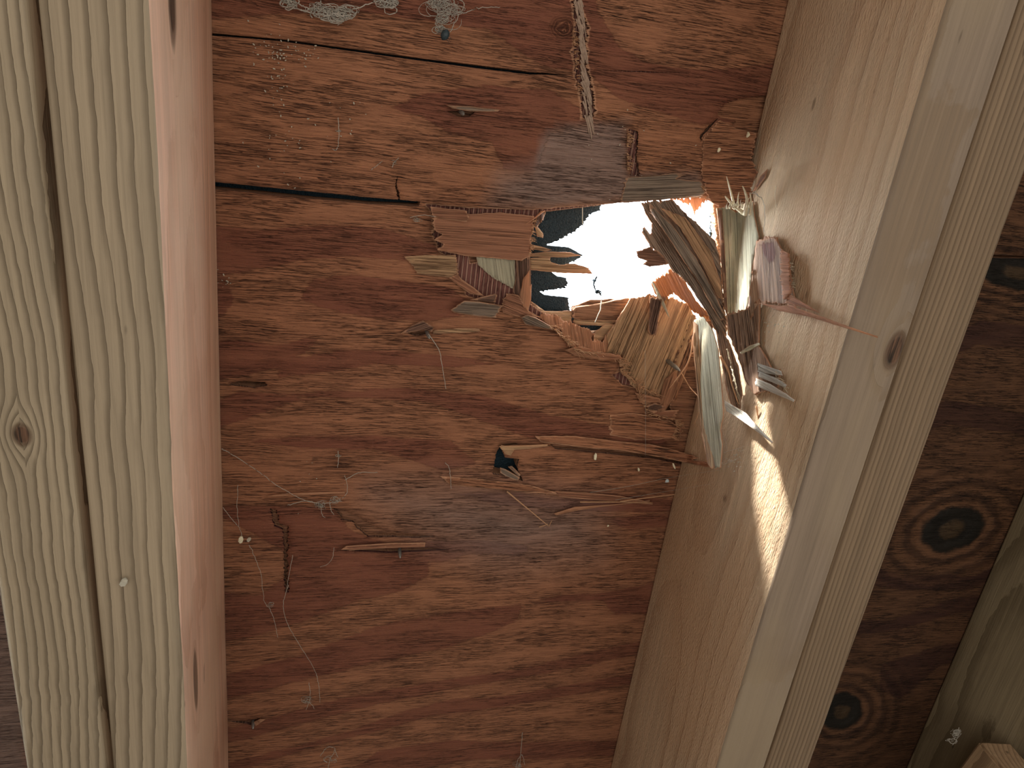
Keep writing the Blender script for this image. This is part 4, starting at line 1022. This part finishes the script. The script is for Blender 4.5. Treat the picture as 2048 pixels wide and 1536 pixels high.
web([[(860, -10, 8), (875, 20, 9), (872, 50, 10), (888, 72, 10)], [(905, -5, 8), (915, 30, 9), (905, 55, 10), (892, 72, 10)], [(905, 30, 8), (930, 25, 8), (960, 16, 6), (1000, 14, 4)], [(880, 0, 8), (895, 14, 9), (900, 30, 9), (885, 48, 10)]],
    'grey cobweb wad holding a small dark beetle at the top', 0.00028, 0.0009, None,
    clumps=((885, 10, 9, 18, 34), (890, 40, 10, 14, 26), (880, 58, 10, 9, 18), (910, 20, 9, 12, 14), (865, 4, 9, 10, 12), (887, 68, 10, 6, 8)))
def beetle():
    bm = bmesh.new()
    bmesh.ops.create_uvsphere(bm, u_segments=12, v_segments=8, radius=0.0032)
    for v in bm.verts:
        v.co.x *= 0.75; v.co.z *= 0.6
        if v.co.y > 0.0016: v.co.x *= 0.7
    me = bpy.data.meshes.new('beetle'); bm.to_mesh(me); bm.free()
    o = link('beetle', me, [M['bug']]); o.location = P(890, 70, 0.013); o.rotation_euler = (0.2, 0.3, 0.5)
    lg = tube_mesh([[(Vector((s * 0.0018, yy, 0)), 0.00018), (Vector((s * 0.0034, yy + 0.0004, -0.0006)), 0.00015), (Vector((s * 0.0044, yy + 0.0012, 0.0008)), 0.0001)] for s in (-1, 1) for yy in (-0.001, 0.0002, 0.0013)], 4)
    lo = bpy.data.objects.new('legs', lg); lg.materials.append(M['bug']); COL.objects.link(lo); lo.parent = o
    tag(o, 'small dark beetle caught at the lower end of the cobweb wad', 'beetle')
beetle()

web([[(443, 898, 14), (470, 912, 12), (520, 945, 8), (560, 975, 6), (610, 1000, 5), (640, 1008, 6)], [(640, 1008, 6), (680, 1000, 6), (695, 980, 5), (690, 950, 4)], [(575, 1010, 5), (610, 1002, 6), (640, 1008, 6)],
     [(690, 960, 4), (720, 945, 4), (755, 945, 4)], [(640, 1008, 6), (645, 1030, 6), (650, 1035, 5)], [(660, 1006, 6), (662, 1020, 6), (668, 1030, 5)]],
    'long cobweb strand with a white wad running from the left rafter to the middle left', 0.00026, 0.0006, None, clumps=((640, 1010, 6, 7, 22), (672, 1000, 6, 8, 10)))
web([[(446, 1015, 12), (465, 1040, 10), (478, 1055, 9), (484, 1072, 9)], [(476, 970, 8), (474, 1010, 9), (478, 1052, 9)], [(498, 1090, 9), (508, 1110, 8), (522, 1150, 7), (528, 1200, 6), (538, 1215, 6)],
     [(538, 1215, 6), (548, 1240, 5), (556, 1275, 5)], [(538, 1206, 6), (545, 1204, 6), (546, 1212, 6), (538, 1215, 6)]],
    'thin cobweb line holding the cream chip beside the left rafter', 0.00022, 0.0006, None, clumps=((541, 1210, 6, 5, 8),))
web([[(577, 1170, 5), (567, 1205, 6), (572, 1240, 6), (590, 1275, 6), (618, 1320, 5), (633, 1348, 4)], [(633, 1348, 4), (638, 1375, 4), (640, 1405, 4)], [(585, 1110, 4), (578, 1150, 5), (572, 1185, 5)]],
    'single cobweb thread descending through the lower left of the plywood', 0.00022, 0.0004)
web([[(857, 668, 8), (878, 700, 7), (884, 730, 6), (892, 778, 4)]], 'curved pale thread hanging under the small flap with the nail', 0.00032, 0.0003)
web([[(618, 1365, 4), (620, 1395, 5), (612, 1420, 4)], [(605, 1400, 4), (618, 1405, 5), (630, 1418, 4)]], 'small cobweb tuft on the lower plywood, left of centre', 0.00024, 0.0006, None, clumps=((616, 1400, 5, 7, 9),))
web([[(640, 1512, 5), (655, 1495, 6), (670, 1498, 6), (660, 1520, 6), (655, 1545, 5)], [(670, 1500, 6), (676, 1515, 5)]], 'looped cobweb tuft at the bottom edge, left half', 0.00026, 0.0007, None, clumps=((660, 1520, 5, 8, 8),))
web([[(1045, 1465, 4), (1042, 1500, 4), (1040, 1545, 4)], [(1030, 1545, 4), (1036, 1520, 5), (1044, 1510, 4), (1050, 1530, 4)]], 'small cobweb tuft at the bottom edge, right half of the plywood', 0.00026, 0.0005, None, clumps=((1036, 1530, 5, 6, 8),))
web([[(676, 235, 3), (678, 262, 4), (677, 290, 3)], [(677, 290, 3), (672, 300, 3), (665, 298, 3)]], 'short white wisp on the upper left plywood below the top crack', 0.0003, 0.0004, None, clumps=((677, 262, 4, 3, 6),))
web([[(784, 335, 3), (788, 325, 3), (798, 316, 3)], [(742, 340, 3), (755, 330, 3), (765, 322, 3)]], 'pair of faint wisps above the dark gap, middle left', 0.00026, 0.0004, None, clumps=((790, 325, 3, 4, 5),))
web([[(676, 902, 4), (677, 918, 4), (675, 935, 3)]], 'tiny white wisp above the long cobweb strand', 0.0003, 0.0003, None, clumps=((676, 912, 4, 3, 8),))
web([[(890, 925, 3), (898, 935, 3), (901, 955, 3), (902, 978, 3)]], 'short crooked thread left of the small square hole', 0.00026, 0.0004)
web([[(668, 1095, 4), (665, 1115, 5), (655, 1128, 4), (640, 1134, 4)]], 'curved thread below the left end of the flat red sliver', 0.0002, 0.0004)
web([[(1290, 700, 10), (1291, 800, 10), (1291, 912, 8)]], 'straight vertical thread before the ragged lower edge of the hole', 0.00012, 0.0)
web([[(1180, 985, 6), (1260, 972, 8), (1340, 955, 12), (1440, 940, 66)], [(1230, 1000, 6), (1320, 985, 10), (1420, 968, 66)]], 'pair of fine web lines stretching to the right rafter under the tongue', 0.00013, 0.0)
web([[(820, 435, 8), (845, 430, 9), (868, 433, 9), (872, 433, 9)]], 'fine web line at the left tip of the raised veneer', 0.0002, 0.0002, None, clumps=((832, 440, 6, 6, 8),))
web([[(1193, 553, -9), (1188, 568, -9), (1192, 580, -9), (1203, 590, -9)]], 'dark crooked strand hanging in the bright opening', 0.0008, 0.0007, mat='felt', clumps=((1188, 562, -9, 3, 5), (1196, 584, -9, 4, 6)))
web([[(1203, 596, -4), (1200, 620, 0), (1190, 645, 4)]], 'pale thread crossing the lower lip of the hole', 0.0004, 0.0003)
web([[(1165, 415, -8), (1165, 440, -8), (1167, 460, -8)]], 'straight pale strand before the dark felt', 0.0004, 0.0001, mat='web')
web([[(1505, 385, 60), (1525, 400, 66), (1530, 430, 70), (1528, 465, 66)], [(1500, 388, 60), (1510, 384, 62), (1516, 392, 62)]], 'thin looping thread above the reddish slab against the rafter', 0.00025, 0.0006)
web([[(1448, 905, 64), (1465, 900, 68), (1490, 895, 74), (1508, 902, 80)], [(1445, 930, 64), (1470, 920, 70), (1500, 905, 78)], [(1420, 850, 62), (1440, 850, 66), (1450, 880, 66), (1455, 900, 66)]],
    'dusty web bridging from the bright strip to the sunlit rafter', 0.00014, 0.0004, None, clumps=((1490, 902, 76, 8, 8), (1462, 920, 68, 7, 6)))
web([[(1600, 880, 106), (1603, 900, 106), (1598, 930, 106)]], 'small web scrap at the edge of the sunlit patch', 0.0002, 0.0006, None, clumps=((1600, 935, 106, 4, 9),))
web([[(1918, 1455, 100), (1915, 1475, 100), (1905, 1490, 100)]], 'grey web wad in the corner above the lumber block', 0.0003, 0.0006, None, clumps=((1912, 1465, 100, 9, 16), (1904, 1480, 100, 7, 10)))
# specks of dust and frass stuck in webs over the upper left of the plywood
rs = random.Random(11)
bm = bmesh.new()
for cx, cy, sx_, sy_, n in ((545, 100, 40, 40, 40), (600, 110, 40, 25, 20), (560, 160, 25, 40, 26), (580, 290, 60, 60, 26), (700, 250, 60, 60, 12), (450, 560, 14, 14, 12), (620, 1000, 60, 60, 10), (1470, 920, 18, 18, 26), (1540, 650, 15, 25, 20), (1250, 300, 100, 80, 14)):
    for _ in range(n):
        x, y = rs.gauss(cx, sx_ * .6), rs.gauss(cy, sy_ * .6)
        if x < 430 or (y < 0): continue
        h = 0.0015 if x < 1400 else max(0.06, front(x, y) + 0.004)
        c = P(x, y, h)
        r = rs.uniform(0.00015, 0.00045)
        mt = Matrix.Translation(c) @ Matrix.Rotation(rs.uniform(0, 3), 4, 'Z') @ Matrix.Diagonal((1, rs.uniform(1, 2.4), 1, 1))
        bmesh.ops.create_icosphere(bm, subdivisions=1, radius=r, matrix=mt)
me = bpy.data.meshes.new('dust_specks'); bm.to_mesh(me); bm.free()
o = link('dust_specks', me, [M['dust']])
tag(o, 'scattered pale dust specks on the plywood and in the webs', 'dust', kind='stuff')
